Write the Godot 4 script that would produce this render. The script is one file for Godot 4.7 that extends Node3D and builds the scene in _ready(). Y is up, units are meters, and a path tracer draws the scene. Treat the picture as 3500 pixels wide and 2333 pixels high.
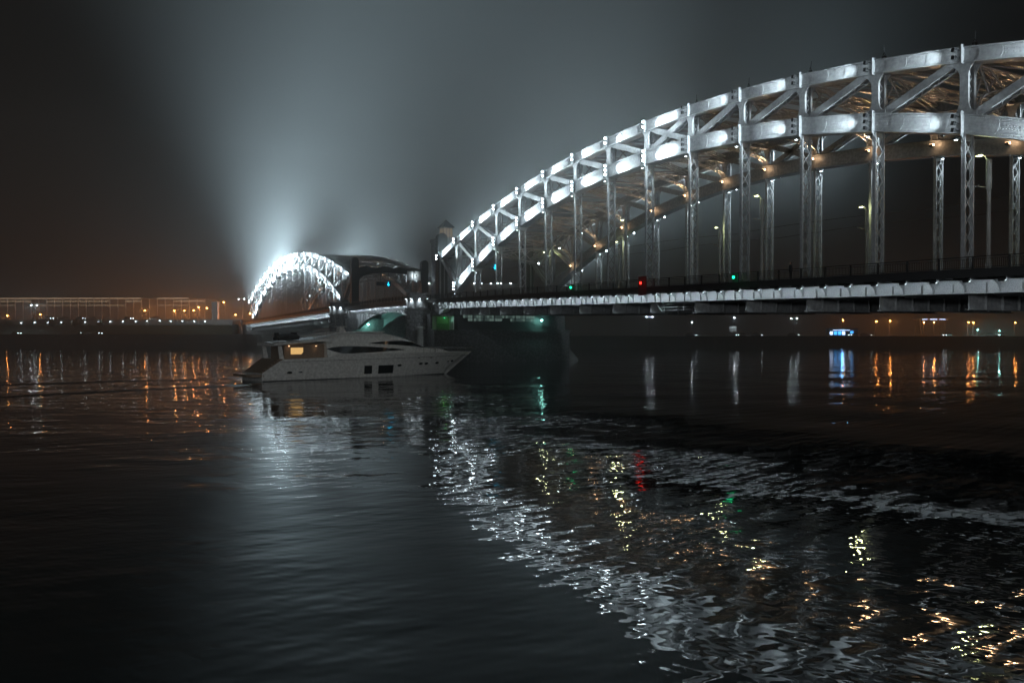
extends Node3D

# ---------------------------------------------------------------- mesh builder
class MB:
	var v := PackedVector3Array()
	var n := PackedVector3Array()

	func tri(a: Vector3, b: Vector3, c: Vector3, out: Vector3) -> void:
		var m := (b - a).cross(c - a)
		if m.length_squared() < 1e-16:
			return
		m = m.normalized()
		if m.dot(out) > 0.0:
			v.append(a); v.append(c); v.append(b)
		else:
			v.append(a); v.append(b); v.append(c)
			m = -m
		n.append(m); n.append(m); n.append(m)

	func face(a: Vector3, b: Vector3, c: Vector3, d: Vector3, out: Vector3) -> void:
		tri(a, b, c, out)
		tri(a, c, d, out)

	func box(c: Vector3, x: Vector3, y: Vector3, z: Vector3) -> void:   # half vectors
		face(c + x - y - z, c + x + y - z, c + x + y + z, c + x - y + z, x)
		face(c - x - y - z, c - x + y - z, c - x + y + z, c - x - y + z, -x)
		face(c - x + y - z, c + x + y - z, c + x + y + z, c - x + y + z, y)
		face(c - x - y - z, c + x - y - z, c + x - y + z, c - x - y + z, -y)
		face(c - x - y + z, c + x - y + z, c + x + y + z, c - x + y + z, z)
		face(c - x - y - z, c + x - y - z, c + x + y - z, c - x + y - z, -z)

	func abox(x0: float, x1: float, y0: float, y1: float, z0: float, z1: float) -> void:
		box(Vector3(x0 + x1, y0 + y1, z0 + z1) * 0.5, Vector3((x1 - x0) * 0.5, 0, 0), Vector3(0, (y1 - y0) * 0.5, 0), Vector3(0, 0, (z1 - z0) * 0.5))

	func beam(a: Vector3, b: Vector3, w: float, h: float, side := Vector3(0, 0, 1)) -> void:   # w along side, h across it
		var d := b - a
		var u := d.cross(side).normalized()
		var s := u.cross(d).normalized()
		box((a + b) * 0.5, d * 0.5, u * h * 0.5, s * w * 0.5)

	func prism(o: Vector3, ex: Vector3, ey: Vector3, ez: Vector3, pts: PackedVector2Array) -> void:   # flat outline in ex, ey pushed along ez
		var idx := Geometry2D.triangulate_polygon(pts)
		var mid := Vector2.ZERO
		for p in pts:
			mid += p
		mid /= pts.size()
		for k in range(0, idx.size(), 3):
			var a := o + ex * pts[idx[k]].x + ey * pts[idx[k]].y
			var b := o + ex * pts[idx[k + 1]].x + ey * pts[idx[k + 1]].y
			var c := o + ex * pts[idx[k + 2]].x + ey * pts[idx[k + 2]].y
			tri(a, b, c, -ez)
			tri(a + ez, b + ez, c + ez, ez)
		var cw := Geometry2D.is_polygon_clockwise(pts)
		for k in pts.size():
			var p := pts[k]
			var q := pts[(k + 1) % pts.size()]
			var e := q - p
			var nn := Vector2(e.y, -e.x) if not cw else Vector2(-e.y, e.x)
			var a := o + ex * p.x + ey * p.y
			var b := o + ex * q.x + ey * q.y
			face(a, b, b + ez, a + ez, ex * nn.x + ey * nn.y)

	func cyl(a: Vector3, b: Vector3, r0: float, r1: float, seg := 10) -> void:
		var d := (b - a).normalized()
		var s := d.cross(Vector3(0.31, 0.2, 0.93)).normalized()
		var t := d.cross(s)
		for k in seg:
			var f0 := TAU * k / seg
			var f1 := TAU * (k + 1) / seg
			var p := s * cos(f0) + t * sin(f0)
			var q := s * cos(f1) + t * sin(f1)
			face(a + p * r0, a + q * r0, b + q * r1, b + p * r1, p + q)
			tri(a, a + p * r0, a + q * r0, -d)
			tri(b, b + p * r1, b + q * r1, d)

	func tube(pts: Array, r: float, seg := 6) -> void:
		for k in pts.size() - 1:
			cyl(pts[k], pts[k + 1], r, r, seg)

	func ball(c: Vector3, r: Vector3, nu := 10, nv := 6) -> void:
		for j in nv:
			for k in nu:
				var q := []
				for s in [[j, k], [j, k + 1], [j + 1, k + 1], [j + 1, k]]:
					var la: float = PI * s[0] / nv - PI / 2
					var lo: float = TAU * s[1] / nu
					q.append(Vector3(cos(la) * cos(lo), sin(la), cos(la) * sin(lo)))
				face(c + q[0] * r, c + q[1] * r, c + q[2] * r, c + q[3] * r, q[0] + q[1] + q[2] + q[3])

	func grid(rows: Array, flip := false) -> void:   # rows of points, smooth normals
		var nr := rows.size()
		var nc: int = rows[0].size()
		var nm := []
		for j in nr:
			var line := PackedVector3Array()
			for k in nc:
				var du: Vector3 = rows[j][mini(k + 1, nc - 1)] - rows[j][maxi(k - 1, 0)]
				var dv: Vector3 = rows[mini(j + 1, nr - 1)][k] - rows[maxi(j - 1, 0)][k]
				var m := du.cross(dv).normalized()
				line.append(-m if flip else m)
			nm.append(line)
		for j in nr - 1:
			for k in nc - 1:
				for t in [[0, 0, 0, 1, 1, 1], [0, 0, 1, 1, 1, 0]]:
					var ia := [[j + t[0], k + t[1]], [j + t[2], k + t[3]], [j + t[4], k + t[5]]]
					var a: Vector3 = rows[ia[0][0]][ia[0][1]]
					var b: Vector3 = rows[ia[1][0]][ia[1][1]]
					var c: Vector3 = rows[ia[2][0]][ia[2][1]]
					var m := (b - a).cross(c - a)
					if m.length_squared() < 1e-14:
						continue
					var out: Vector3 = nm[ia[0][0]][ia[0][1]] + nm[ia[1][0]][ia[1][1]] + nm[ia[2][0]][ia[2][1]]
					if m.dot(out) > 0.0:
						var sw = ia[1]; ia[1] = ia[2]; ia[2] = sw
					for q in ia:
						v.append(rows[q[0]][q[1]])
						n.append(nm[q[0]][q[1]])

	func mesh() -> ArrayMesh:
		var arr := []
		arr.resize(Mesh.ARRAY_MAX)
		arr[Mesh.ARRAY_VERTEX] = v
		arr[Mesh.ARRAY_NORMAL] = n
		var m := ArrayMesh.new()
		m.add_surface_from_arrays(Mesh.PRIMITIVE_TRIANGLES, arr)
		return m

# ---------------------------------------------------------------- camera numbers
const FOCAL := 2800.0
const EYE := Vector3(143.655, 5.34, 60.861)
const THETA := 0.486242
const HORIZON := 1140.0
var fwd := Vector3(-cos(THETA), 0, -sin(THETA))
var rgt := Vector3(sin(THETA), 0, -cos(THETA))

func at(x: float, y: float, depth: float) -> Vector3:   # a pixel of the photograph at a distance along the view
	return EYE + fwd * depth + rgt * ((x - 1750.0) / FOCAL * depth) + Vector3(0, (HORIZON - y) / FOCAL * depth, 0)

func ground(x: float, depth: float, y: float) -> Vector3:
	var p := at(x, HORIZON, depth)
	p.y = y
	return p

# ---------------------------------------------------------------- names, tags
var used := {}
var rng := RandomNumberGenerator.new()
var M := {}

func numbered(called: String) -> String:
	used[called] = used.get(called, 0) + 1
	return called if used[called] == 1 else "%s_%03d" % [called, used[called] - 1]

func tag(o: Node3D, label: String, category: String, group := "", kind := "") -> Node3D:
	if label: o.set_meta("label", label)
	if category: o.set_meta("category", category)
	if group: o.set_meta("group", group)
	if kind: o.set_meta("kind", kind)
	return o

func thing(called: String, label: String, category: String, where := Vector3.ZERO, group := "") -> Node3D:
	var o := Node3D.new()
	o.name = numbered(called)
	add_child(o)
	o.position = where
	return tag(o, label, category, group)

func part(b: MB, called: String, m: Material, parent: Node3D = self, kind := "") -> MeshInstance3D:
	return inst(b.mesh(), called, m, parent, kind)

func inst(me: Mesh, called: String, m: Material, parent: Node3D = self, kind := "") -> MeshInstance3D:
	var o := MeshInstance3D.new()
	o.name = numbered(called) if parent == self else called
	o.mesh = me
	o.material_override = m
	if kind: o.set_meta("kind", kind)
	parent.add_child(o, true)
	return o

func copy_of(o: Node3D, where: Vector3, label := "", group := "") -> Node3D:
	var c: Node3D = o.duplicate()
	c.name = numbered(String(o.name).rstrip("0123456789").rstrip("_"))
	add_child(c)
	c.position = where
	if label: c.set_meta("label", label)
	if group: c.set_meta("group", group)
	return c

func omni(where: Vector3, col: Color, e: float, size: float, parent: Node3D) -> void:
	var l := OmniLight3D.new()
	l.name = "lamp_glow"
	l.light_color = col
	l.light_energy = e
	l.light_size = size
	l.omni_range = 400.0
	l.omni_attenuation = 2.0
	l.shadow_enabled = true
	parent.add_child(l, true)
	l.position = where

func spot(where: Vector3, dir: Vector3, col: Color, e: float, angle: float, parent: Node3D, size := 0.12, blend := 0.8) -> void:
	var l := SpotLight3D.new()
	l.name = "lamp_beam"
	l.light_color = col
	l.light_energy = e
	l.light_size = size
	l.spot_angle = angle
	l.spot_angle_attenuation = blend
	l.spot_range = 400.0
	l.spot_attenuation = 2.0
	l.shadow_enabled = true
	parent.add_child(l, true)
	l.position = where
	var d := dir.normalized()
	l.basis = Basis.looking_at(d, Vector3.UP if absf(d.y) < 0.98 else Vector3.RIGHT)

# ---------------------------------------------------------------- materials
func noise_tex(freq: float, lo: float, hi: float, sd: int, size := 256) -> NoiseTexture2D:
	var t := NoiseTexture2D.new()
	var f := FastNoiseLite.new()
	f.noise_type = FastNoiseLite.TYPE_SIMPLEX_SMOOTH
	f.frequency = freq
	f.seed = sd
	f.fractal_octaves = 5
	t.noise = f
	t.width = size
	t.height = size
	t.seamless = true
	var g := Gradient.new()
	g.set_color(0, Color(lo, lo, lo))
	g.set_color(1, Color(hi, hi, hi))
	t.color_ramp = g
	return t

func mat(called: String, r: float, g: float, b: float, rough: float, tex: Texture2D = null, scale := 0.2, spec := 0.5, metal := 0.0) -> StandardMaterial3D:
	var m := StandardMaterial3D.new()
	m.resource_name = called
	m.albedo_color = Color(r, g, b).linear_to_srgb()
	m.roughness = rough
	m.metallic_specular = spec
	m.metallic = metal
	if tex:
		m.albedo_texture = tex
		m.uv1_triplanar = true
		m.uv1_world_triplanar = true
		m.uv1_scale = Vector3.ONE * scale
	M[called] = m
	return m

func glow(called: String, col: Color, e: float) -> StandardMaterial3D:
	var m := StandardMaterial3D.new()
	m.resource_name = called
	m.albedo_color = Color(0.3, 0.3, 0.3)
	m.emission_enabled = true
	m.emission = col
	m.emission_energy_multiplier = e
	M[called] = m
	return m

const COOL := Color(0.90, 0.97, 1.0)
const WARM := Color(1.0, 0.80, 0.60)
const SODIUM := Color(1.0, 0.60, 0.30)
const LIME := Color(0.97, 1.0, 0.72)

func make_materials() -> void:
	var grime := noise_tex(0.02, 0.78, 1.0, 3)
	var fine := noise_tex(0.06, 0.75, 1.0, 8)
	var rock := noise_tex(0.03, 0.45, 1.0, 5)
	mat("steel", 0.37, 0.385, 0.40, 0.42, grime, 0.35)
	mat("bracing", 0.37, 0.385, 0.40, 0.45, grime, 0.35)
	mat("tie_lit", 0.40, 0.41, 0.425, 0.45, fine, 0.5)  # same steel, a touch lighter: floodlight put into the colour
	mat("under", 0.37, 0.385, 0.40, 0.5, grime, 0.3)
	mat("iron", 0.035, 0.037, 0.04, 0.5, fine, 0.5)
	mat("asphalt", 0.05, 0.05, 0.052, 0.85, fine, 0.5)
	mat("granite", 0.32, 0.32, 0.33, 0.75, rock, 0.25)
	mat("granite_shaded", 0.20, 0.20, 0.205, 0.8, rock, 0.2)  # same granite, shade of the unlit faces put into its colour
	mat("concrete", 0.33, 0.33, 0.32, 0.85, grime, 0.1)
	mat("dark_paint", 0.05, 0.052, 0.055, 0.5, fine, 0.4)
	mat("gelcoat", 0.80, 0.80, 0.785, 0.22, fine, 0.15)
	mat("teak", 0.30, 0.22, 0.16, 0.5, grime, 0.6)
	mat("black_glass", 0.006, 0.007, 0.008, 0.06)
	mat("rubber", 0.02, 0.02, 0.022, 0.6)
	mat("chrome", 0.6, 0.6, 0.62, 0.2, null, 1.0, 0.5, 1.0)
	mat("grass", 0.045, 0.07, 0.022, 0.95, rock, 0.15)
	mat("soil", 0.05, 0.047, 0.042, 0.95, rock, 0.08)
	mat("leaf", 0.035, 0.055, 0.02, 0.8)
	mat("facade", 0.07, 0.065, 0.06, 0.6, grime, 0.05)
	mat("cloth", 0.02, 0.021, 0.026, 0.9)
	mat("skin", 0.35, 0.22, 0.16, 0.6)
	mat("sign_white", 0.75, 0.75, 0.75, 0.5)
	mat("sign_red", 0.06, 0.012, 0.012, 0.7)
	mat("green_wall", 0.22, 0.42, 0.18, 0.7, fine, 0.4)
	mat("car_paint", 0.06, 0.065, 0.075, 0.25)
	glow("flood_lens", COOL, 45.0)
	glow("far_flood_lens", COOL, 30.0)
	glow("deck_lens", COOL, 3.0)
	glow("warm_lens", WARM, 9.0)
	glow("small_lens", COOL, 14.0)
	glow("street_lens", LIME, 10.0)
	glow("sodium_lens", SODIUM, 200.0)
	glow("white_lens", COOL, 80.0)
	glow("car_lens", COOL, 18.0)
	glow("teal_lens", Color(0.62, 1.0, 0.93), 60.0)
	glow("red_lens", Color(1.0, 0.16, 0.12), 6.0)
	glow("green_lens", Color(0.08, 1.0, 0.62), 5.0)
	glow("cyan_sign", Color(0.10, 0.80, 1.0), 5.0)
	glow("blue_window", Color(0.25, 0.65, 1.0), 3.5)
	glow("room_window", Color(0.80, 0.95, 0.90), 0.16)
	glow("room_window_dim", Color(0.75, 0.92, 0.88), 0.06)
	glow("lantern_window", Color(1.0, 0.88, 0.72), 0.2)
	glow("cabin_window", Color(1.0, 0.80, 0.50), 0.75)
	glow("strip_light", Color(1.0, 0.86, 0.70), 0.9)
	glow("lit_frame_glow", Color(1.0, 0.84, 0.68), 0.30)  # glow that stands in for floodlight on the hall frame
	glow("panel_light", Color(0.75, 0.85, 1.0), 4.0)

func water_material() -> StandardMaterial3D:
	var size := 1024
	var tile := 24.0
	var tab := PackedFloat32Array()
	for k in size:
		tab.append(sin(TAU * k / size))
	var waves := []
	var g := RandomNumberGenerator.new()
	g.seed = 77
	var count := 46
	for k in count:
		var kk := 7.0 * pow(118.0 / 7.0, (k + 0.5) / count)
		var ang := 0.487 + g.randf_range(-0.85, 0.85)
		var kx := roundi(kk * cos(ang))
		var ky := roundi(kk * sin(ang))
		var sl := WAVE_SLOPE * sqrt(2.0 / count) * g.randf_range(0.7, 1.3) * (0.95 if kk < 22.0 else 1.0)
		var len := sqrt(float(kx * kx + ky * ky))
		waves.append([kx & (size - 1), ky & (size - 1), g.randi() & (size - 1), sl * kx / len, sl * ky / len])
	var data := PackedFloat32Array()
	data.resize(size * size * 3)
	var sx := PackedFloat32Array()
	var sy := PackedFloat32Array()
	sx.resize(size)
	sy.resize(size)
	var mask := size - 1
	for y in size:
		sx.fill(0.0)
		sy.fill(0.0)
		for w in waves:
			var ph: int = (w[1] * y + w[2]) & mask
			var st: int = w[0]
			var ax: float = w[3]
			var ay: float = w[4]
			for x in size:
				var s := tab[ph]
				sx[x] += ax * s
				sy[x] += ay * s
				ph = (ph + st) & mask
		var o := y * size * 3
		for x in size:
			var gust := 1.0 + 0.30 * tab[(x + 2 * y + 100) & mask] + 0.25 * tab[(3 * x - y + 400) & mask] + 0.20 * tab[(2 * x + 5 * y) & mask]
			data[o] = 0.5 - 0.5 * sx[x] * gust
			data[o + 1] = 0.5 - 0.5 * sy[x] * gust
			data[o + 2] = 1.0
			o += 3
	var im := Image.create_from_data(size, size, false, Image.FORMAT_RGBF, data.to_byte_array())
	var m := mat("water", 0.004, 0.005, 0.005, 0.025, null, 1.0, 0.36)
	m.normal_enabled = true
	m.normal_texture = ImageTexture.create_from_image(im)
	m.normal_scale = 1.0
	m.uv1_triplanar = true
	m.uv1_world_triplanar = true
	m.uv1_scale = Vector3.ONE / tile
	return m

const WAVE_SLOPE := 0.021

# ---------------------------------------------------------------- scene
func _ready() -> void:
	rng.seed = 4711
	var cam := Camera3D.new()
	cam.name = "camera"
	cam.fov = 45.234
	cam.near = 0.5
	cam.far = 2000.0
	cam.position = EYE
	cam.rotation_degrees = Vector3(-0.5422, 62.1403, 0)
	add_child(cam)
	cam.current = true

	var env := Environment.new()
	env.background_mode = Environment.BG_SKY
	var sky := Sky.new()
	var sm := ProceduralSkyMaterial.new()
	sm.sky_top_color = Color(0.0008, 0.0010, 0.0011).linear_to_srgb()
	sm.sky_horizon_color = Color(0.0025, 0.0026, 0.0026).linear_to_srgb()
	sm.sky_curve = 0.12
	sm.ground_bottom_color = Color(0.001, 0.001, 0.001).linear_to_srgb()
	sm.ground_horizon_color = Color(0.004, 0.004, 0.004).linear_to_srgb()
	sky.sky_material = sm
	env.sky = sky
	env.tonemap_mode = Environment.TONE_MAPPER_LINEAR
	env.tonemap_exposure = 1.0
	env.volumetric_fog_enabled = true
	env.volumetric_fog_density = 0.0
	env.sdfgi_enabled = true
	env.ssao_enabled = true
	env.ssil_enabled = true
	var we := WorldEnvironment.new()
	we.name = "environment"
	we.environment = env
	add_child(we)

	var moon := DirectionalLight3D.new()   # the faint glow of the clouded city sky
	moon.name = "night_sky_light"
	moon.light_color = Color(1.0, 0.99, 0.96)
	moon.light_energy = 0.012
	moon.light_angular_distance = 40.0
	moon.shadow_enabled = true
	add_child(moon)
	moon.look_at_from_position(Vector3.ZERO, Vector3(-0.75, -0.55, -0.30))

	make_materials()
	build_water()
	build_banks()
	build_span(0.0, 1.0, "arch_span", "large riveted steel arch span in white floodlight with amber lamps under its bracing", true)
	build_span(-57.0, -1.0, "arch_span", "distant steel arch span glaring white above the low bank behind the drawbridge", false)
	build_drawbridge()
	build_pier(0.0, 1.0)
	build_pier(-57.0, -1.0)
	build_portal(-0.6, "dark iron gateway with round-topped pillars at the start of the large arch span")
	build_portal(-56.4, "dark iron gateway with round-topped pillars and white plates for its lamplit face beside the distant span")
	build_lantern_tower()
	build_bridge_furniture()
	build_yacht()
	build_person()
	build_left_bank_things()
	build_right_bank_things()
	build_near_embankment()
	build_mist()

# ---------------------------------------------------------------- water
func build_water() -> void:
	var b := MB.new()
	var radii := []
	var r := 1.0
	while r < 620.0:
		radii.append(r)
		r *= 1.0095 if r > 60.0 and r < 140.0 else 1.016
	radii.append(620.0)
	var ang := []
	for k in 30:
		ang.append(-PI + (PI - 0.62) * k / 30.0)
	for k in 260:
		ang.append(-0.62 + 1.24 * k / 260.0)
	for k in 31:
		ang.append(0.62 + (PI - 0.62) * k / 30.0)
	var sw := []
	var g := RandomNumberGenerator.new()
	g.seed = 9
	for k in 9:
		var lam := g.randf_range(4.0, 17.0)
		var a := g.randf_range(0, TAU)
		sw.append([cos(a) * TAU / lam, sin(a) * TAU / lam, 0.0042 * lam / TAU, g.randf_range(0, TAU)])
	var stern := Vector2(50.6 - 2.8, 44.2 + 0.6)
	var back := Vector2(0.1973, 0.9803)
	var rows := []
	for q in radii:
		var line := PackedVector3Array()
		for f in ang:
			var d: Vector3 = fwd * cos(f) + rgt * sin(f)
			var p := Vector2(EYE.x + d.x * q, EYE.z + d.z * q)
			var h := 0.0
			if q < 200.0:
				for s in sw:
					h += s[2] * sin(p.x * s[0] + p.y * s[1] + s[3])
				h *= clampf((200.0 - q) / 60.0, 0.0, 1.0)
				var rel := p - stern
				var along := rel.dot(back)
				var side := absf(rel.dot(Vector2(back.y, -back.x)))
				if along > -26.0 and along < 70.0:
					var arm := 2.6 + maxf(along + 22.0, 0.0) * 0.16
					var fade := clampf((along + 26.0) / 6.0, 0, 1) * clampf((70.0 - along) / 40.0, 0, 1)
					var e := (side - arm) / 1.5
					h += 0.10 * fade * exp(-e * e) * cos((side - arm) * 1.5)
					if along > 0.0:
						h += 0.05 * fade * exp(-side * side / 9.0) * cos(along * 1.9 + side * 0.8)
			line.append(Vector3(p.x, h, p.y))
		rows.append(line)
	b.grid(rows, true)
	# grid() orients by its own normals: make them point up
	for k in b.n.size():
		if b.n[k].y < 0.0:
			b.n[k] = -b.n[k]
	for k in range(0, b.v.size(), 3):
		if (b.v[k + 1] - b.v[k]).cross(b.v[k + 2] - b.v[k]).y > 0.0:
			var t := b.v[k + 1]; b.v[k + 1] = b.v[k + 2]; b.v[k + 2] = t
			var u := b.n[k + 1]; b.n[k + 1] = b.n[k + 2]; b.n[k + 2] = u
	tag(part(b, "river_water", water_material()), "calm black river with gentle ripples and mirrored bridge lights", "water", "", "structure")

# ---------------------------------------------------------------- banks
func build_banks() -> void:
	# low quay and slope beyond the distant span
	var b := MB.new()
	var top := [[-1500.0, 330.0], [0.0, 327.0], [880.0, 322.0], [1500.0, 332.0], [1990.0, 345.0], [3500.0, 345.0], [5600.0, 345.0]]
	for k in top.size() - 1:
		var h0 := 4.9 if top[k][0] < 1000.0 else 4.1
		var h1 := 4.9 if top[k + 1][0] < 1000.0 else 4.1
		var a0 := ground(top[k][0], top[k][1], -0.5)
		var a1 := ground(top[k + 1][0], top[k + 1][1], -0.5)
		var c0 := ground(top[k][0], top[k][1], h0)
		var c1 := ground(top[k + 1][0], top[k + 1][1], h1)
		b.face(a0, a1, c1, c0, -fwd)
		b.face(c0, c1, c1 + fwd * 230.0, c0 + fwd * 230.0, Vector3.UP)
		# coping stone along the quay edge
		b.box((c0 + c1) * 0.5 + Vector3(0, 0.12, 0) + fwd * 0.4, (c1 - c0) * 0.5, Vector3(0, 0.12, 0), fwd * 0.4)
	tag(part(b, "river_bank", M.soil), "dark quay and flat ground along the opposite river bank", "bank", "", "structure")
	# raised roadway ground and grass slope left of the distant span
	var s := MB.new()
	var g0 := ground(-1500.0, 336.0, 5.0)
	var g1 := ground(800.0, 331.0, 5.0)
	var g2 := ground(790.0, 343.0, 9.0)
	var g3 := ground(-1500.0, 348.0, 9.0)
	s.face(g0, g1, g2, g3, Vector3.UP)
	s.face(g1, g2, ground(790.0, 343.0, 4.7), ground(800.0, 331.0, 4.7), rgt)
	s.face(g0, g1, ground(800.0, 331.0, 4.7), ground(-1500.0, 336.0, 4.7), -fwd)
	tag(part(s, "grass_slope", M.grass), "grass slope below the pale retaining wall", "slope", "", "structure")
	var t := MB.new()
	var r0 := ground(-1500.0, 349.0, 11.2)
	var r1 := ground(860.0, 342.0, 11.2)
	t.face(r0, r1, r1 + fwd * 120.0, r0 + fwd * 120.0, Vector3.UP)
	t.face(r1, r1 + fwd * 120.0, r1 + fwd * 120.0 - Vector3(0, 6.6, 0), r1 - Vector3(0, 6.6, 0), rgt)
	tag(part(t, "upper_road", M.asphalt), "raised road on the opposite bank behind the retaining wall", "road", "", "structure")

# ---------------------------------------------------------------- arch span
var x0 := 0.0
var sgn := 1.0
const LASTI := 17
const ZF := -19.6

func X(d: float) -> float: return x0 + sgn * d
func deck(d: float) -> float: return 11.70 - 0.0165 * d
func up_top(i: float) -> float:
	var w := i - 8.5
	return 30.88 - 0.0345 * w - 0.1590 * w * w - 0.0010 * w * w * w
func lo_top(i: float) -> float:
	var u := (i - 8.5) / 8.5
	return 28.36 - 15.23 * u * u - 2.83 * u * u * u * u - 0.12 * i
func lo_bot(i: float) -> float:
	var u := (i - 8.5) / 8.5
	return 26.70 - 14.79 * u * u - 3.50 * u * u * u * u - 0.12 * i
func up_bot(i: float) -> float: return up_top(i) - 1.18

func chord_panel(i: int, upper: bool, zc: float, so: float, root: Node3D, detail: bool) -> void:
	var xa := X(8.0 * i)
	var xb := X(8.0 * (i + 1))
	var ta := up_top(i) if upper else lo_top(i)
	var tb := up_top(i + 1) if upper else lo_top(i + 1)
	var ba := up_bot(i) if upper else lo_bot(i)
	var bb := up_bot(i + 1) if upper else lo_bot(i + 1)
	var b := MB.new()
	var ez := Vector3(0, 0, 1.1)
	var o := Vector3(0, 0, zc - 0.55)
	b.prism(o, Vector3.RIGHT, Vector3.UP, ez, PackedVector2Array([Vector2(xa, ba + 0.07), Vector2(xb, bb + 0.07), Vector2(xb, tb - 0.07), Vector2(xa, ta - 0.07)]))
	# flange plates
	o.z = zc - 0.72
	ez.z = 1.44
	b.prism(o, Vector3.RIGHT, Vector3.UP, ez, PackedVector2Array([Vector2(xa, ta - 0.07), Vector2(xb, tb - 0.07), Vector2(xb, tb), Vector2(xa, ta)]))
	b.prism(o, Vector3.RIGHT, Vector3.UP, ez, PackedVector2Array([Vector2(xa, ba), Vector2(xb, bb), Vector2(xb, bb + 0.07), Vector2(xa, ba + 0.07)]))
	var e1 := Vector3(xb - xa, (tb + bb - ta - ba) * 0.5, 0).normalized()
	var e2 := Vector3(-e1.y, e1.x, 0) * sgn
	var mid_a := Vector3(xa, (ta + ba) * 0.5, zc + so * 0.55)
	var hh := (ta - ba) * 0.5 * absf(e1.x) - 0.12
	var ln := Vector3(xb - xa, (tb + bb - ta - ba) * 0.5, 0).length()
	# ridges along the lower chord, cover plates with rounded ends
	if not upper:
		for k in [-0.33, 0.33]:
			b.box(mid_a + e1 * ln * 0.5 + e2 * hh * k * 1.6 + Vector3(0, 0, so * 0.02), e1 * (ln * 0.5 - 0.1), e2 * 0.05, Vector3(0, 0, 0.03))
	for c in [[1.1, 2.9], [4.8, 6.2]] if upper else [[1.5, 2.6], [5.2, 6.6]]:
		var pts := PackedVector2Array()
		for k in 9:
			var f := -PI / 2 + PI * k / 8.0
			pts.append(Vector2(c[1] + cos(f) * hh * 0.5, sin(f) * hh * 0.95))
		for k in 9:
			var f := PI / 2 + PI * k / 8.0
			pts.append(Vector2(c[0] + cos(f) * -hh * 0.35, sin(f) * hh * 0.95))
		b.prism(mid_a + Vector3(0, 0, so * -0.01), e1, e2, Vector3(0, 0, so * 0.05), pts)
	# splice plate standing proud at the joint
	b.abox(xb - 0.045, xb + 0.045, bb - 0.12, tb + 0.14, zc + so * 0.55 if so > 0 else zc - 0.92, zc + 0.92 if so > 0 else zc - 0.55)
	var ch := part(b, "upper_chord_panel" if upper else "lower_chord_panel", M.steel, root)
	if detail and i >= 5 and so > 0:
		var rv := MB.new()
		var rowsn := 4 if upper else 6
		for row in rowsn:
			var y := hh * (-0.88 + 1.76 * row / (rowsn - 1))
			var dense := 0.17 if absf(y) > hh * 0.5 else 0.24
			var x := 0.4 + 0.08 * (row % 2)
			while x < ln - 0.3:
				var p := mid_a + e1 * x + e2 * y
				var r := 0.045
				var tip := p + Vector3(0, 0, so * 0.075)
				var q0 := p + e1 * r + Vector3(0, 0, so * 0.02)
				var q1 := p + e2 * r + Vector3(0, 0, so * 0.02)
				var q2 := p - e1 * r + Vector3(0, 0, so * 0.02)
				var q3 := p - e2 * r + Vector3(0, 0, so * 0.02)
				rv.tri(q0, q1, tip, e1 + e2 + Vector3(0, 0, so)); rv.tri(q1, q2, tip, e2 - e1 + Vector3(0, 0, so))
				rv.tri(q2, q3, tip, -e1 - e2 + Vector3(0, 0, so)); rv.tri(q3, q0, tip, e1 - e2 + Vector3(0, 0, so))
				x += dense
		part(rv, "rivets", M.steel, ch, "stuff")

func lacing(b: MB, a: Vector3, c: Vector3, across: Vector3, cell: float, w: float) -> void:   # crossed bars between two edges
	var ln := (c - a).length()
	var cells := maxi(1, roundi(ln / cell))
	var st := (c - a) / cells
	var nrm := st.cross(across).normalized()
	for k in cells:
		var p := a + st * k
		b.beam(p - across, p + st + across, 0.035, w, nrm)
		b.beam(p + across + nrm * 0.04, p + st - across + nrm * 0.04, 0.035, w, nrm)

func zig(b: MB, a: Vector3, c: Vector3, across: Vector3, cell: float, w: float) -> void:
	var ln := (c - a).length()
	var cells := maxi(2, roundi(ln / cell))
	var st := (c - a) / cells
	var nrm := st.cross(across).normalized()
	for k in cells:
		var s := 1.0 if k % 2 == 0 else -1.0
		b.beam(a + st * k - across * s, a + st * (k + 1) + across * s, 0.04, w, nrm)

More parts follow.
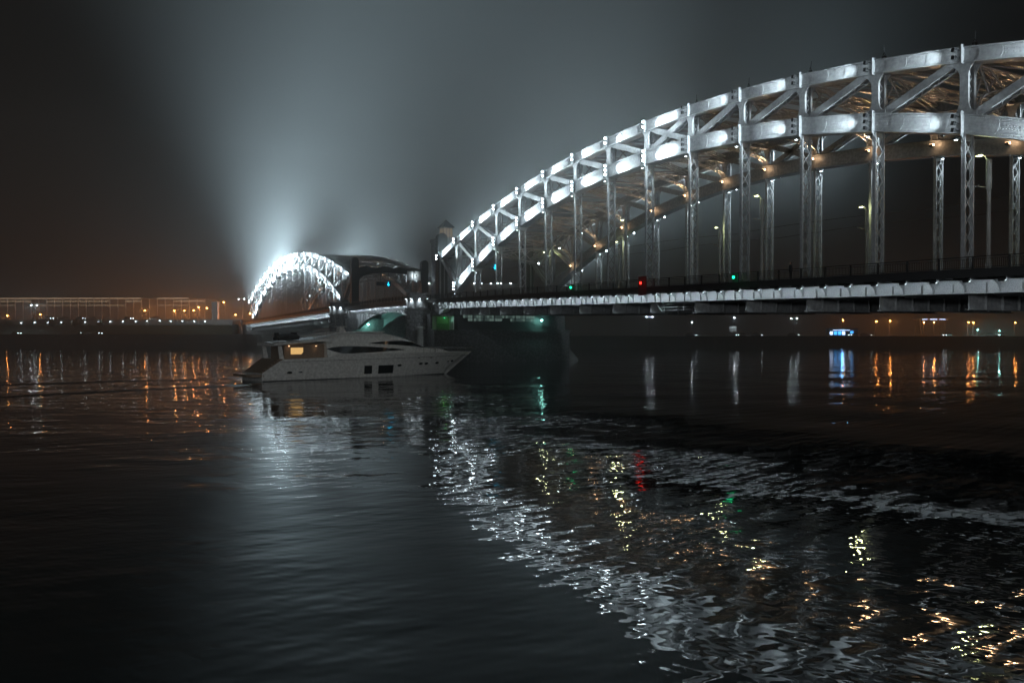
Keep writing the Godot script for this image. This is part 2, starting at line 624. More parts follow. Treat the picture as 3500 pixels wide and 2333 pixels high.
func flood(root: Node3D, i: int, upper: bool, zc: float, so: float, s: float) -> void:
	var xi := X(8.0 * i)
	var y1 := up_top(i) if upper else lo_top(i)
	var y0 := up_bot(i) if upper else lo_bot(i)
	var count := 2 if upper else 3
	var j := clampf(i + s, 0, LASTI)
	var ty := (up_top(j) if upper else lo_top(j)) - y1
	var tang := Vector3(X(8.0 * j) - xi, ty, 0).normalized()
	var zz := zc + so * 1.32
	var side := tang.cross(Vector3(0, 0, 1))
	var o: MeshInstance3D
	for k in count:
		var y := lerpf(y0, y1, (k + 0.5) / count)
		var c := Vector3(xi + sgn * s * 0.30, y, zz)
		var body := MB.new()
		body.box(c, tang * 0.13, side * 0.15, Vector3(0, 0, 0.15))
		body.box(Vector3(xi + sgn * s * 0.14, y, zc + so * 1.08), Vector3(0.03, 0, 0), Vector3(0, 0.03, 0), Vector3(0, 0, 0.24))
		body.box(Vector3(xi + sgn * s * 0.16, y, zz), Vector3(0.05, 0, 0), Vector3(0, 0.03, 0), Vector3(0, 0, 0.03))
		var lens := MB.new()
		var fc := c + tang * 0.136
		lens.face(fc - side * 0.12 - Vector3(0, 0, 0.12), fc + side * 0.12 - Vector3(0, 0, 0.12), fc + side * 0.12 + Vector3(0, 0, 0.12), fc - side * 0.12 + Vector3(0, 0, 0.12), tang)
		o = part(body, "floodlight", M.iron, root)
		part(lens, "lamp_lens", M.flood_lens if sgn > 0.0 else M.far_flood_lens, o)
	var lifted := sgn < 0.0 and i > 8
	var dir := tang + (Vector3(0, 0.34 if i < 12 else 0.22, 0.0) if lifted else Vector3(0, 0.10 if i < 7 else 0.0, 0))
	var power := lerpf(2.4, 0.5, i / 8.0) if i <= 8 else maxf(0.30, 0.55 - 0.06 * (i - 9))   # the lamps of one half burn far brighter than those of the other
	if sgn < 0.0: power = (10.0 if i > 12 else 8.0) if i > 8 else 2.0
	spot(Vector3(xi + sgn * s * 0.30, (y0 + y1) * 0.5, zz) + tang * 0.2, dir, COOL, (FLOOD_UP if upper else FLOOD_LO) * power, 27.0 if lifted else 29.0, o, 0.15, 1.0)

const FLOOD_UP := 300.0
const FLOOD_LO := 360.0

func build_span(from: float, way: float, called: String, label: String, detail: bool) -> void:
	x0 = from
	sgn = way
	var root := thing(called, label, "bridge")
	for side in 2:
		var zc := 0.0 if side == 0 else ZF
		var so := 1.0 if side == 0 else -1.0
		for i in LASTI:
			chord_panel(i, true, zc, so, root, detail)
			chord_panel(i, false, zc, so, root, detail)
		# posts between the chords
		for i in LASTI + 1:
			var xi := X(8.0 * i)
			var ya := lo_top(i) - 0.5 if i > 0 and i < LASTI else deck(8.0 * i) - 0.4
			var yb := up_bot(i) + 0.5
			var b := MB.new()
			var w := 0.34
			var fl := 1.15 if i > 0 and i < LASTI else 0.5
			fl = minf(fl, (yb - ya) * 0.28)
			var pts := PackedVector2Array()
			for k in 7:
				var f := PI / 2 * k / 6.0
				pts.append(Vector2(w + fl * (1.0 - sin(f)), yb - 0.5 - fl * (1.0 - cos(f)) * 1.0))
			var lowf := fl * 0.6
			for k in 7:
				var f := PI / 2 * k / 6.0
				pts.append(Vector2(w + lowf * (1.0 - cos(f)), ya + 0.5 + lowf * (1.0 - sin(f)) * 1.6))
			var full := PackedVector2Array([Vector2(w + fl, yb)])
			for p in pts: full.append(p)
			full.append(Vector2(w + lowf, ya))
			var rev := PackedVector2Array()
			for k in range(full.size() - 1, -1, -1):
				rev.append(Vector2(-full[k].x, full[k].y))
			for p in rev: full.append(p)
			for z in [zc - 0.50, zc + 0.44]:
				b.prism(Vector3(xi, 0, z), Vector3.RIGHT, Vector3.UP, Vector3(0, 0, 0.06), full)
			for sx in [-0.3, 0.3]:
				b.abox(xi + sx - 0.03, xi + sx + 0.03, ya + 0.3, yb - 0.3, zc - 0.46, zc - 0.30)
				b.abox(xi + sx - 0.03, xi + sx + 0.03, ya + 0.3, yb - 0.3, zc + 0.28, zc + 0.46)
			var po := part(b, "post", M.steel, root)
			var lc := MB.new()
			lacing(lc, Vector3(xi, ya + 0.6, zc), Vector3(xi, yb - 0.6, zc), Vector3(0, 0, 0.46), 1.0, 0.1)
			part(lc, "lacing", M.steel, po)
		# diagonals
		for i in LASTI:
			var pairs := []
			if i <= 8: pairs.append([Vector3(X(8.0 * i + 0.7), up_bot(i + 0.09) + 0.1, zc), Vector3(X(8.0 * i + 7.3), lo_top(i + 0.91) - 0.1, zc)])
			if i >= 8: pairs.append([Vector3(X(8.0 * i + 0.7), lo_top(i + 0.09) - 0.1, zc), Vector3(X(8.0 * i + 7.3), up_bot(i + 0.91) + 0.1, zc)])
			for pr in pairs:
				var b := MB.new()
				var d: Vector3 = (pr[1] - pr[0]).normalized()
				var u := d.cross(Vector3(0, 0, 1)).normalized()
				for z in [-0.42, 0.42]:
					b.beam(pr[0] + Vector3(0, 0, z), pr[1] + Vector3(0, 0, z), 0.06, 0.62)
					for q in [-0.31, 0.31]:
						b.beam(pr[0] + Vector3(0, 0, z * 0.82) + u * q, pr[1] + Vector3(0, 0, z * 0.82) + u * q, 0.18, 0.05)
				var di := part(b, "diagonal", M.steel, root)
				var lc := MB.new()
				for q in [-0.3, 0.3]:
					zig(lc, pr[0] + u * q, pr[1] + u * q, Vector3(0, 0, 0.40), 0.8, 0.09)
				part(lc, "lacing", M.steel, di)
		# hangers below the lower chord
		for i in range(1, LASTI):
			var xi := X(8.0 * i)
			var ya := deck(8.0 * i) - 0.6
			var yb := lo_bot(i) + 0.05
			if yb - ya < 0.6: continue
			var b := MB.new()
			for z in [-0.52, 0.52]:
				b.abox(xi - 0.17, xi + 0.17, ya, yb, zc + z - 0.05, zc + z + 0.05)
			# flared gusset under the chord, across the truss
			var g := PackedVector2Array([Vector2(-0.9, yb)])
			for k in 6:
				var f := PI / 2 * k / 5.0
				g.append(Vector2(-0.52 - 0.38 * (1.0 - sin(f)), yb - 0.2 - 0.9 * (1.0 - cos(f)) * 1.0))
			g.append(Vector2(-0.50, yb - 1.1)); g.append(Vector2(-0.30, yb - 0.55)); g.append(Vector2(0.30, yb - 0.55)); g.append(Vector2(0.50, yb - 1.1))
			for k in range(5, -1, -1):
				var f := PI / 2 * k / 5.0
				g.append(Vector2(0.52 + 0.38 * (1.0 - sin(f)), yb - 0.2 - 0.9 * (1.0 - cos(f)) * 1.0))
			g.append(Vector2(0.9, yb))
			b.prism(Vector3(xi - 0.03, 0, zc), Vector3(0, 0, 1), Vector3.UP, Vector3(0.06, 0, 0), g)
			var ha := part(b, "hanger", M.steel, root)
			var lc := MB.new()
			lacing(lc, Vector3(xi, ya, zc), Vector3(xi, yb - 0.4, zc), Vector3(0, 0, 0.48), 1.3, 0.085)
			part(lc, "lacing", M.steel, ha)
			if detail and side == 0 and i >= 5:
				var rv := MB.new()
				var y := ya + 0.2
				while y < yb - 0.2:
					for sx in [-0.11, 0.11]:
						var p := Vector3(xi + sx, y, zc + 0.571)
						var tip := p + Vector3(0, 0, 0.05)
						var r := 0.045
						rv.tri(p + Vector3(r, 0, 0), p + Vector3(0, r, 0), tip, Vector3(1, 1, 1)); rv.tri(p + Vector3(0, r, 0), p - Vector3(r, 0, 0), tip, Vector3(-1, 1, 1))
						rv.tri(p - Vector3(r, 0, 0), p - Vector3(0, r, 0), tip, Vector3(-1, -1, 1)); rv.tri(p - Vector3(0, r, 0), p + Vector3(r, 0, 0), tip, Vector3(1, -1, 1))
					y += 0.24
				part(rv, "rivets", M.steel, ha, "stuff")
			# small lamp under the chord that lights the hanger
			if detail:
				var lb := MB.new()
				var lx := xi + (0.62 if side == 1 else -0.5)
				var lz := zc + (0.2 if side == 1 else 0.7)
				lb.abox(lx - 0.1, lx + 0.1, yb - 0.42, yb - 0.30, lz - 0.1, lz + 0.1)
				lb.abox(minf(lx, xi), maxf(lx, xi), yb - 0.30, yb - 0.26, lz - 0.02, lz + 0.02)
				lb.abox(xi - 0.03, xi + 0.03, yb - 0.30, yb - 0.26, minf(lz, zc + 0.5), maxf(lz, zc + 0.5))
				var lo := part(lb, "hanger_lamp", M.iron, root)
				var ll := MB.new()
				ll.abox(lx - 0.09, lx + 0.09, yb - 0.45, yb - 0.425, lz - 0.09, lz + 0.09)
				part(ll, "lamp_lens", M.small_lens, lo)
				spot(Vector3(lx, yb - 0.5, lz), Vector3((xi - lx) * 0.16, -1, (zc - lz) * 0.1), COOL, 9.0 if side == 1 else 4.0, 40.0, lo, 0.08)
		# floodlights at the joints, all aimed up along the arch
		for i in range(0, LASTI + 1):
			var s := 1.0 if i <= 8 else -1.0
			flood(root, i, true, zc, so, s)
			if i > 0 and i < LASTI and (detail or side == 0):
				flood(root, i, false, zc, so, s)
	# frames and bracing between the two trusses
	for i in range(1, LASTI):
		var xi := X(8.0 * i)
		var yb := up_bot(i) - 0.1
		var ys := lo_top(i) + 0.1
		var crown := lerpf(ys, yb, 0.72)
		var b := MB.new()
		var pts := []
		for k in 21:
			var f := PI * k / 20.0
			pts.append(Vector3(xi, ys + (crown - ys) * pow(sin(f), 0.75), lerpf(-0.6, ZF + 0.6, 0.5 - 0.5 * cos(f))))
		for k in 20:
			for sx in [-0.34, 0.34]:
				b.beam(pts[k] + Vector3(sx, 0, 0), pts[k + 1] + Vector3(sx, 0, 0), 0.16, 0.12, Vector3.RIGHT)
			if k % 2 == 1:
				b.beam(pts[k] + Vector3(-0.34, 0.0, 0), pts[k] + Vector3(0.34, 0.0, 0), 0.22, 0.08, Vector3(0, 0.3, 1))
		var fr := part(b, "arched_strut", M.bracing, root)
		var lt := MB.new()
		lt.beam(Vector3(xi, yb, -0.5), Vector3(xi, yb, ZF + 0.5), 0.5, 0.14, Vector3.RIGHT)
		lt.beam(Vector3(xi, yb + 0.8, -0.5), Vector3(xi, yb + 0.8, ZF + 0.5), 0.4, 0.14, Vector3.RIGHT)
		for k in range(2, 18, 2):
			var p: Vector3 = pts[k]
			var q: Vector3 = pts[k + 2]
			lt.beam(Vector3(xi - 0.2, p.y, p.z), Vector3(xi - 0.2, yb, q.z), 0.08, 0.17, Vector3.RIGHT)
			lt.beam(Vector3(xi + 0.2, yb, p.z), Vector3(xi + 0.2, q.y, q.z), 0.08, 0.17, Vector3.RIGHT)
		part(lt, "lattice", M.bracing, fr)
	for i in LASTI:
		for up in 2:
			if up == 1 and i < 3 or up == 1 and i > 13: continue
			var ya := (up_top(i) - 0.5) if up == 0 else lo_bot(i) + 0.5
			var yb := (up_top(i + 1) - 0.5) if up == 0 else lo_bot(i + 1) + 0.5
			if up == 1: continue
			var b := MB.new()
			var e := [Vector3(X(8.0 * i), ya, -0.6), Vector3(X(8.0 * i + 8.0), yb, ZF + 0.6), Vector3(X(8.0 * i), ya, ZF + 0.6), Vector3(X(8.0 * i + 8.0), yb, -0.6)]
			for k in [0, 2]:
				var d: Vector3 = (e[k + 1] - e[k]).normalized()
				var s := d.cross(Vector3.UP).normalized()
				for q in [-0.28, 0.28]:
					b.beam(e[k] + s * q, e[k + 1] + s * q, 0.12, 0.12)
					b.beam(e[k] + s * q - Vector3(0, 0.5, 0), e[k + 1] + s * q - Vector3(0, 0.5, 0), 0.1, 0.1)
				zig(b, e[k], e[k + 1], s * 0.28, 1.5, 0.11)
			part(b, "wind_bracing", M.bracing, root)
	# amber lamps on the inner face of the back truss
	for i in range(2, LASTI - 1) if detail else [4, 7, 10, 13]:
		var xi := X(8.0 * i)
		var y := lo_top(i) - 0.55
		var b := MB.new()
		b.abox(xi - 0.35, xi + 0.05, y - 0.08, y + 0.14, ZF + 0.75, ZF + 1.05)
		b.abox(xi - 0.20, xi - 0.10, y - 0.06, y + 0.02, ZF + 0.5, ZF + 0.75)
		var o := part(b, "amber_lamp", M.iron, root)
		var l := MB.new()
		l.abox(xi - 0.33, xi + 0.03, y + 0.141, y + 0.16, ZF + 0.77, ZF + 1.03)
		l.abox(xi + 0.051, xi + 0.07, y - 0.06, y + 0.16, ZF + 0.77, ZF + 1.03)
		part(l, "lamp_lens", M.warm_lens, o)
		spot(Vector3(xi - 0.15, y + 0.3, ZF + 1.15), Vector3(0.0, 0.8, 1.0), WARM, 24.0, 72.0, o, 0.15)
		omni(Vector3(xi + 0.3, y + 0.1, ZF + 1.15), WARM, 0.6, 0.1, o)
	build_deck(root, detail)

func build_deck(root: Node3D, detail: bool) -> void:
	var z := Vector3(0, 0, 1)
	var full := 136.0
	var slab := func(ya: float, yb: float, za: float, zb: float) -> MB:
		var b := MB.new()
		b.prism(Vector3(0, 0, za), Vector3.RIGHT, Vector3.UP, z * (zb - za), PackedVector2Array([Vector2(X(0), deck(0) + ya), Vector2(X(full), deck(full) + ya), Vector2(X(full), deck(full) + yb), Vector2(X(0), deck(0) + yb)]))
		return b
	part(slab.call(-0.55, -0.10, ZF + 0.95, -0.95), "roadway", M.asphalt, root)
	part(slab.call(-0.22, 0.0, 0.75, 3.36), "footway", M.asphalt, root)
	part(slab.call(-0.22, 0.0, ZF - 3.36, ZF - 0.75), "footway", M.asphalt, root)
	for zs in [-3.5, -6.6, -9.8, -13.0, -16.1]:
		part(slab.call(-1.7, -0.56, zs - 0.15, zs + 0.15), "stringer", M.under, root)
	part(slab.call(-2.2, -0.3, ZF - 0.5, ZF + 0.5), "tie_girder", M.under, root)
	for i in LASTI + 1:
		var b := MB.new()
		var dd := deck(8.0 * i)
		var xi := X(8.0 * i)
		if i == 0: xi += sgn * 0.6
		if i == LASTI: xi -= sgn * 0.6
		b.abox(xi - 0.05, xi + 0.05, dd - 2.75, dd - 0.57, ZF + 0.55, -0.22)
		b.abox(xi - 0.3, xi + 0.3, dd - 2.81, dd - 2.75, ZF + 0.55, -0.22)
		for k in 8:
			b.abox(xi - 0.25, xi + 0.25, dd - 2.75, dd - 0.57, ZF + 2.0 + k * 2.2, ZF + 2.06 + k * 2.2)
		part(b, "floor_beam", M.under, root)
	for i in LASTI:
		var xa := X(8.0 * i)
		var xb := X(8.0 * i + 8.0)
		var da := deck(8.0 * i)
		var db := deck(8.0 * i + 8.0)
		var b := MB.new()
		var quad := func(y0: float, y1: float, z0: float, z1: float) -> void:
			b.prism(Vector3(0, 0, z0), Vector3.RIGHT, Vector3.UP, z * (z1 - z0), PackedVector2Array([Vector2(xa, da + y0), Vector2(xb, db + y0), Vector2(xb, db + y1), Vector2(xa, da + y1)]))
		quad.call(-1.52, -0.30, -0.20, 0.55)
		quad.call(-1.58, -1.52, -0.35, 0.86)
		for k in 3:
			var f := (k + 0.72) / 3.0
			var x := lerpf(xa, xb, f)
			var d := lerpf(da, db, f)
			b.abox(x - 0.03, x + 0.03, d - 1.52, d - 0.80, 0.55, 0.72)
		part(b, "tie_girder", M.tie_lit, root)
		var fa := MB.new()
		fa.prism(Vector3(0, 0, 3.36), Vector3.RIGHT, Vector3.UP, z * 0.16, PackedVector2Array([Vector2(xa, da - 0.52), Vector2(xb, db - 0.52), Vector2(xb, db + 0.06), Vector2(xa, da + 0.06)]))
		fa.prism(Vector3(0, 0, 3.30), Vector3.RIGHT, Vector3.UP, z * 0.30, PackedVector2Array([Vector2(xa, da + 0.06), Vector2(xb, db + 0.06), Vector2(xb, db + 0.12), Vector2(xa, da + 0.12)]))
		fa.prism(Vector3(0, 0, 2.0), Vector3.RIGHT, Vector3.UP, z * 0.14, PackedVector2Array([Vector2(xa, da - 0.62), Vector2(xb, db - 0.62), Vector2(xb, db - 0.22), Vector2(xa, da - 0.22)]))
		part(fa, "fascia_beam", M.iron, root)
		railing_bay(root, xa, xb, da, db, 3.42)
		railing_bay(root, xa, xb, da, db, ZF - 3.42)
		for k in 3:
			var f := (k + 0.1) / 3.0
			var x := lerpf(xa, xb, f)
			var d := lerpf(da, db, f)
			var br := MB.new()
			var pts := PackedVector2Array([Vector2(0.55, d - 0.30), Vector2(0.55, d - 1.50), Vector2(0.66, d - 1.50)])
			for q in 8:
				var a := PI / 2 * q / 7.0
				pts.append(Vector2(0.72 + 1.3 * (1.0 - cos(a)), d - 1.30 + 0.76 * sin(a)))
			pts.append(Vector2(3.34, d - 0.50)); pts.append(Vector2(3.34, d - 0.30))
			br.prism(Vector3(x - 0.02, 0, 0), z, Vector3.UP, Vector3(0.04, 0, 0), pts)
			part(br, "bracket", M.steel, root)
			if detail:
				var lb := MB.new()
				var lx := x + sgn * 1.33
				lb.box(Vector3(lx, d - 0.66, 2.55), Vector3(0.2, 0, 0), Vector3(0, 0.11, 0.05), Vector3(0, -0.08, 0.16))
				lb.abox(lx - 0.04, lx + 0.04, d - 0.62, d - 0.22, 2.62, 2.70)
				var o := part(lb, "deck_floodlight", M.iron, root)
				var ll := MB.new()
				ll.face(Vector3(lx - 0.18, d - 0.79, 2.33), Vector3(lx + 0.18, d - 0.79, 2.33), Vector3(lx + 0.18, d - 0.61, 2.36), Vector3(lx - 0.18, d - 0.61, 2.36), Vector3(0, 0, -1))
				part(ll, "lamp_lens", M.deck_lens, o)
				spot(Vector3(lx, d - 0.72, 2.28), Vector3(0, -0.28, -1.0), COOL, DECK_E * clampf(1.0 - (lx - 60.0) / 62.0, 0.3, 1.0), 62.0, o, 0.1)
		if not detail:
			var lb := MB.new()
			var x := (xa + xb) * 0.5
			var d := (da + db) * 0.5
			lb.abox(x - 3.0, x + 3.0, d - 0.75, d - 0.62, 2.4, 2.6)
			var o := part(lb, "deck_floodlight", M.iron, root)
			var ar := AreaLight3D.new()
			ar.name = "lamp_strip"
			ar.area_size = Vector2(6.0, 0.12)
			ar.light_color = COOL
			ar.light_energy = DECK_E * 6.5
			ar.area_range = 60.0
			ar.shadow_enabled = true
			o.add_child(ar, true)
			ar.position = Vector3(x, d - 0.78, 2.38)
			ar.basis = Basis.looking_at(Vector3(0, -0.3, -1.0).normalized())

const DECK_E := 5.0

func railing_bay(root: Node3D, xa: float, xb: float, da: float, db: float, zr: float) -> void:
	var b := MB.new()
	b.beam(Vector3(xa, da + 0.98, zr), Vector3(xb, db + 0.98, zr), 0.12, 0.07)
	b.beam(Vector3(xa, da + 0.82, zr), Vector3(xb, db + 0.82, zr), 0.05, 0.04)
	b.beam(Vector3(xa, da + 0.20, zr), Vector3(xb, db + 0.20, zr), 0.06, 0.05)
	for k in 3:
		var f := k / 3.0
		var x := lerpf(xa, xb, f)
		var d := lerpf(da, db, f)
		b.abox(x - 0.06, x + 0.06, d, d + 1.02, zr - 0.06, zr + 0.06)
	var count := roundi(absf(xb - xa) / 0.15)
	for k in count:
		var f := (k + 0.5) / count
		var x := lerpf(xa, xb, f)
		var d := lerpf(da, db, f)
		b.abox(x - 0.013, x + 0.013, d + 0.2, d + 0.82, zr - 0.013, zr + 0.013)
	part(b, "railing_bay", M.iron, root)

# ---------------------------------------------------------------- drawbridge
func build_drawbridge() -> void:
	for leaf in 2:
		var xs := -4.2 if leaf == 0 else -52.8
		var xe := -28.4 if leaf == 0 else -28.6
		var root := thing("drawbridge_leaf", "white ribbed drawbridge leaf joined to the pier with the green-lit booth" if leaf == 0 else "white ribbed drawbridge leaf with a bright teal lamp under its root", "bridge")
		var w := 1.0 if xe > xs else -1.0
		var dk := func(x: float) -> float: return 11.95 - 0.0003 * (x + 28.5) * (x + 28.5)
		var bot := func(x: float) -> float: return 10.15 - 0.0070 * (x + 28.5) * (x + 28.5)
		for zc in [0.4, -6.0, -13.0, ZF - 0.4]:
			var pts := PackedVector2Array()
			for k in 15:
				var x := lerpf(xs, xe, k / 14.0)
				pts.append(Vector2(x, bot.call(x)))
			for k in 15:
				var x := lerpf(xe, xs, k / 14.0)
				pts.append(Vector2(x, dk.call(x) - 0.7))
			var b := MB.new()
			b.prism(Vector3(0, 0, zc - 0.12), Vector3.RIGHT, Vector3.UP, Vector3(0, 0, 0.24), pts)
			for k in 14:
				var xa := lerpf(xs, xe, k / 14.0)
				var xb := lerpf(xs, xe, (k + 1) / 14.0)
				b.beam(Vector3(xa, bot.call(xa), zc), Vector3(xb, bot.call(xb), zc), 0.9, 0.09)
			var g := part(b, "leaf_girder", M.tie_lit if zc > 0.0 else M.under, root)
			if zc > 0.0:
				for k in range(1, 12):
					var x := lerpf(xs, xe, k / 12.0)
					var r := MB.new()
					r.abox(x - 0.05, x + 0.05, bot.call(x) + 0.05, dk.call(x) - 0.72, zc + 0.12, zc + 0.36)
					r.prism(Vector3(x - 0.04, 0, zc), Vector3(0, 0, 1), Vector3.UP, Vector3(0.08, 0, 0), PackedVector2Array([Vector2(0.36, dk.call(x) - 1.7), Vector2(2.6, dk.call(x) - 0.8), Vector2(2.6, dk.call(x) - 0.71), Vector2(0.36, dk.call(x) - 0.71)]))
					part(r, "rib", M.tie_lit, g)
		var sl := MB.new()
		var n := 10
		for k in n:
			var xa := lerpf(xs, xe, float(k) / n)
			var xb := lerpf(xs, xe, float(k + 1) / n)
			sl.prism(Vector3(0, 0, ZF - 3.3), Vector3.RIGHT, Vector3.UP, Vector3(0, 0, 6.6 - ZF), PackedVector2Array([Vector2(xa, dk.call(xa) - 0.7), Vector2(xb, dk.call(xb) - 0.7), Vector2(xb, dk.call(xb)), Vector2(xa, dk.call(xa))]))
		part(sl, "deck_slab", M.under, root)
		for k in 4:
			var xa := lerpf(xs, xe, k / 4.0)
			var xb := lerpf(xs, xe, (k + 1) / 4.0)
			for zr in [3.36, ZF - 3.36]:
				railing_bay(root, xa, xb, dk.call(xa), dk.call(xb), zr)
			var fa := MB.new()
			fa.prism(Vector3(0, 0, 3.31), Vector3.RIGHT, Vector3.UP, Vector3(0, 0, 0.14), PackedVector2Array([Vector2(xa, dk.call(xa) - 0.75), Vector2(xb, dk.call(xb) - 0.75), Vector2(xb, dk.call(xb) + 0.06), Vector2(xa, dk.call(xa) + 0.06)]))
			part(fa, "fascia_beam", M.iron, root)
			# floodlight under the footway
			var x := (xa + xb) * 0.5
			var lb := MB.new()
			lb.abox(x - 2.6, x + 2.6, dk.call(x) - 0.95, dk.call(x) - 0.82, 2.4, 2.6)
			lb.abox(x - 0.05, x + 0.05, dk.call(x) - 0.82, dk.call(x) - 0.70, 2.45, 2.55)
			var o := part(lb, "deck_floodlight", M.iron, root)
			var ar := AreaLight3D.new()
			ar.name = "lamp_strip"
			ar.area_size = Vector2(5.0, 0.12)
			ar.light_color = COOL
			ar.light_energy = DECK_E * 2.6
			ar.area_range = 60.0
			ar.shadow_enabled = true
			o.add_child(ar, true)
			ar.position = Vector3(x, dk.call(x) - 0.98, 2.38)
			ar.basis = Basis.looking_at(Vector3(0, -0.6, -1.0).normalized())
	# hanging cradle at mid leaf
	var cr := thing("inspection_cradle", "steel inspection cradle hung under the middle of the drawbridge", "cradle", Vector3(-33.5, 0, 1.4))
	var f := MB.new()
	f.abox(-3.0, 3.0, 9.75, 9.85, -0.7, 0.9)
	for x in [-3.0, -1.0, 1.0, 3.0]:
		for zz in [-0.7, 0.9]:
			f.abox(x - 0.04, x + 0.04, 9.85, 11.2, zz - 0.04, zz + 0.04)
	part(f, "platform", M.steel, cr)
	var g2 := MB.new()
	for x in [-2.0, 0.0, 2.0]:
		g2.beam(Vector3(x - 1, 9.85, 0.9), Vector3(x + 1, 11.1, 0.9), 0.05, 0.06)
		g2.beam(Vector3(x + 1, 9.85, 0.95), Vector3(x - 1, 11.1, 0.95), 0.05, 0.06)
	part(g2, "brace", M.steel, cr)

# ---------------------------------------------------------------- piers
func build_pier(px: float, w: float) -> void:
	var first := w > 0.0
	var root := thing("bridge_pier", "granite bridge pier with a green-lit booth and a row of small dim windows" if first else "granite bridge pier under the distant gateway, with lamps on its round bastion", "pier", Vector3(px, 0, 0))
	# local x grows from the drawbridge towards the arch span
	var xa := -6.2
	var xb := 4.0
	var lx := func(x: float) -> float: return x * w
	var body := MB.new()
	body.abox(minf(lx.call(xa), lx.call(xb)), maxf(lx.call(xa), lx.call(xb)), -1.0, 6.1, -26.0, 3.2)
	body.abox(minf(lx.call(xa), lx.call(2.2)), maxf(lx.call(xa), lx.call(2.2)), 6.1, 9.0, -26.0, 3.2)
	part(body, "pier_shaft", M.granite_shaded, root)
	var ledge := MB.new()
	ledge.abox(minf(lx.call(xa - 0.2), lx.call(xb + 0.35)), maxf(lx.call(xa - 0.2), lx.call(xb + 0.35)), 5.7, 6.0, -26.3, 3.0)
	part(ledge, "ledge", M.granite_shaded, root)
	# sloping ice breaker at the far end
	var nose := MB.new()
	var nx := lx.call((xa + xb) * 0.5) as float
	nose.prism(Vector3(nx - 2.6, 0, -26.0), Vector3(0, 0, -1), Vector3.UP, Vector3(5.2, 0, 0), PackedVector2Array([Vector2(0, -1), Vector2(4.2, -1), Vector2(3.6, 0.2), Vector2(0.6, 3.2), Vector2(0, 3.2)]))
	part(nose, "ice_breaker", M.concrete, root)
	# round bastion faced with rough stone
	var cx := lx.call(-1.8) as float
	var cz := 4.2
	var core := MB.new()
	core.cyl(Vector3(cx, -1, cz), Vector3(cx, 9.8, cz), 2.02, 2.02, 24)
	core.abox(cx - 2.0, cx + 2.0, -1, 9.8, 2.4, cz)
	var bast := part(core, "bastion", M.granite_shaded, root)
	for row in 12:
		var y := 0.05 + row * 0.81
		for k in 9:
			var f0 := deg_to_rad(-20.0 + 24.4 * (k + (0.5 if row % 2 == 1 else 0.0)))
			var f1 := f0 + deg_to_rad(23.6)
			if f1 > deg_to_rad(212.0): continue
			var st := MB.new()
			var r0 := 2.0
			var r1 := 2.12
			var r2 := 2.12 + rng.randf_range(0.06, 0.20)
			var pt := func(f: float, r: float, yy: float) -> Vector3: return Vector3(cx + cos(f) * r, yy, cz + sin(f) * r)
			var y0 := y + 0.02
			var y1 := y + 0.79
			var fm := (f0 + f1) * 0.5
			var c := [pt.call(f0, r1, y0), pt.call(f1, r1, y0), pt.call(f1, r1, y1), pt.call(f0, r1, y1)]
			var back := [pt.call(f0, r0, y0), pt.call(f1, r0, y0), pt.call(f1, r0, y1), pt.call(f0, r0, y1)]
			var ctr: Vector3 = pt.call(fm, r2 + rng.randf_range(-0.03, 0.05), lerpf(y0, y1, rng.randf_range(0.35, 0.65)))
			var inn := [pt.call(lerpf(f0, f1, 0.2), r2 + rng.randf_range(-0.05, 0.05), y0 + 0.14), pt.call(lerpf(f0, f1, 0.8), r2 + rng.randf_range(-0.05, 0.05), y0 + 0.14), pt.call(lerpf(f0, f1, 0.8), r2 + rng.randf_range(-0.05, 0.05), y1 - 0.14), pt.call(lerpf(f0, f1, 0.2), r2 + rng.randf_range(-0.05, 0.05), y1 - 0.14)]
			var out := Vector3(cos(fm), 0, sin(fm))
			for q in 4:
				var p := (q + 1) % 4
				st.face(c[q], c[p], inn[p], inn[q], out)
				st.tri(inn[q], inn[p], ctr, out)
				st.face(c[q], c[p], back[p], back[q], (c[q] + c[p]) * 0.5 - ctr)
			part(st, "stone", M.granite, bast)
	var cap := MB.new()
	cap.cyl(Vector3(cx, 9.8, cz), Vector3(cx, 10.25, cz), 2.35, 2.35, 24)
	cap.cyl(Vector3(cx, 10.25, cz), Vector3(cx, 12.75, cz), 2.1, 2.1, 24)
	cap.cyl(Vector3(cx, 12.75, cz), Vector3(cx, 13.0, cz), 2.3, 2.25, 24)
	cap.abox(cx - 2.1, cx + 2.1, 9.8, 12.75, 3.0, cz)
	part(cap, "parapet_drum", M.granite, root)
	for k in 5:
		var f := deg_to_rad(-42.0 + 42.0 * k + (12.0 if first else 4.0))
		if f > deg_to_rad(165.0): continue
		var d := Vector3(cos(f), 0, sin(f))
		var b := MB.new()
		b.box(Vector3(cx, 11.95, cz) + d * 2.24, d * 0.16, Vector3(0, 0.06, 0), d.cross(Vector3.UP) * 0.18)
		var o := part(b, "wall_lamp", M.iron, root)
		var l := MB.new()
		l.box(Vector3(cx, 11.876, cz) + d * 2.26, d * 0.13, Vector3(0, 0.012, 0), d.cross(Vector3.UP) * 0.16)
		part(l, "lamp_lens", M.small_lens, o)
		spot(Vector3(cx, 11.83, cz) + d * 2.30, Vector3(0, -1, 0) - d * 0.12, COOL, 9.0, 55.0, o, 0.08)
	# span seat with parapet between bastion and deck
	var seat := MB.new()
	seat.abox(minf(lx.call(-4.0), lx.call(0.0)), maxf(lx.call(-4.0), lx.call(0.0)), 9.0, 11.2, -24.0, 2.2)
	part(seat, "span_seat", M.granite_shaded, root)
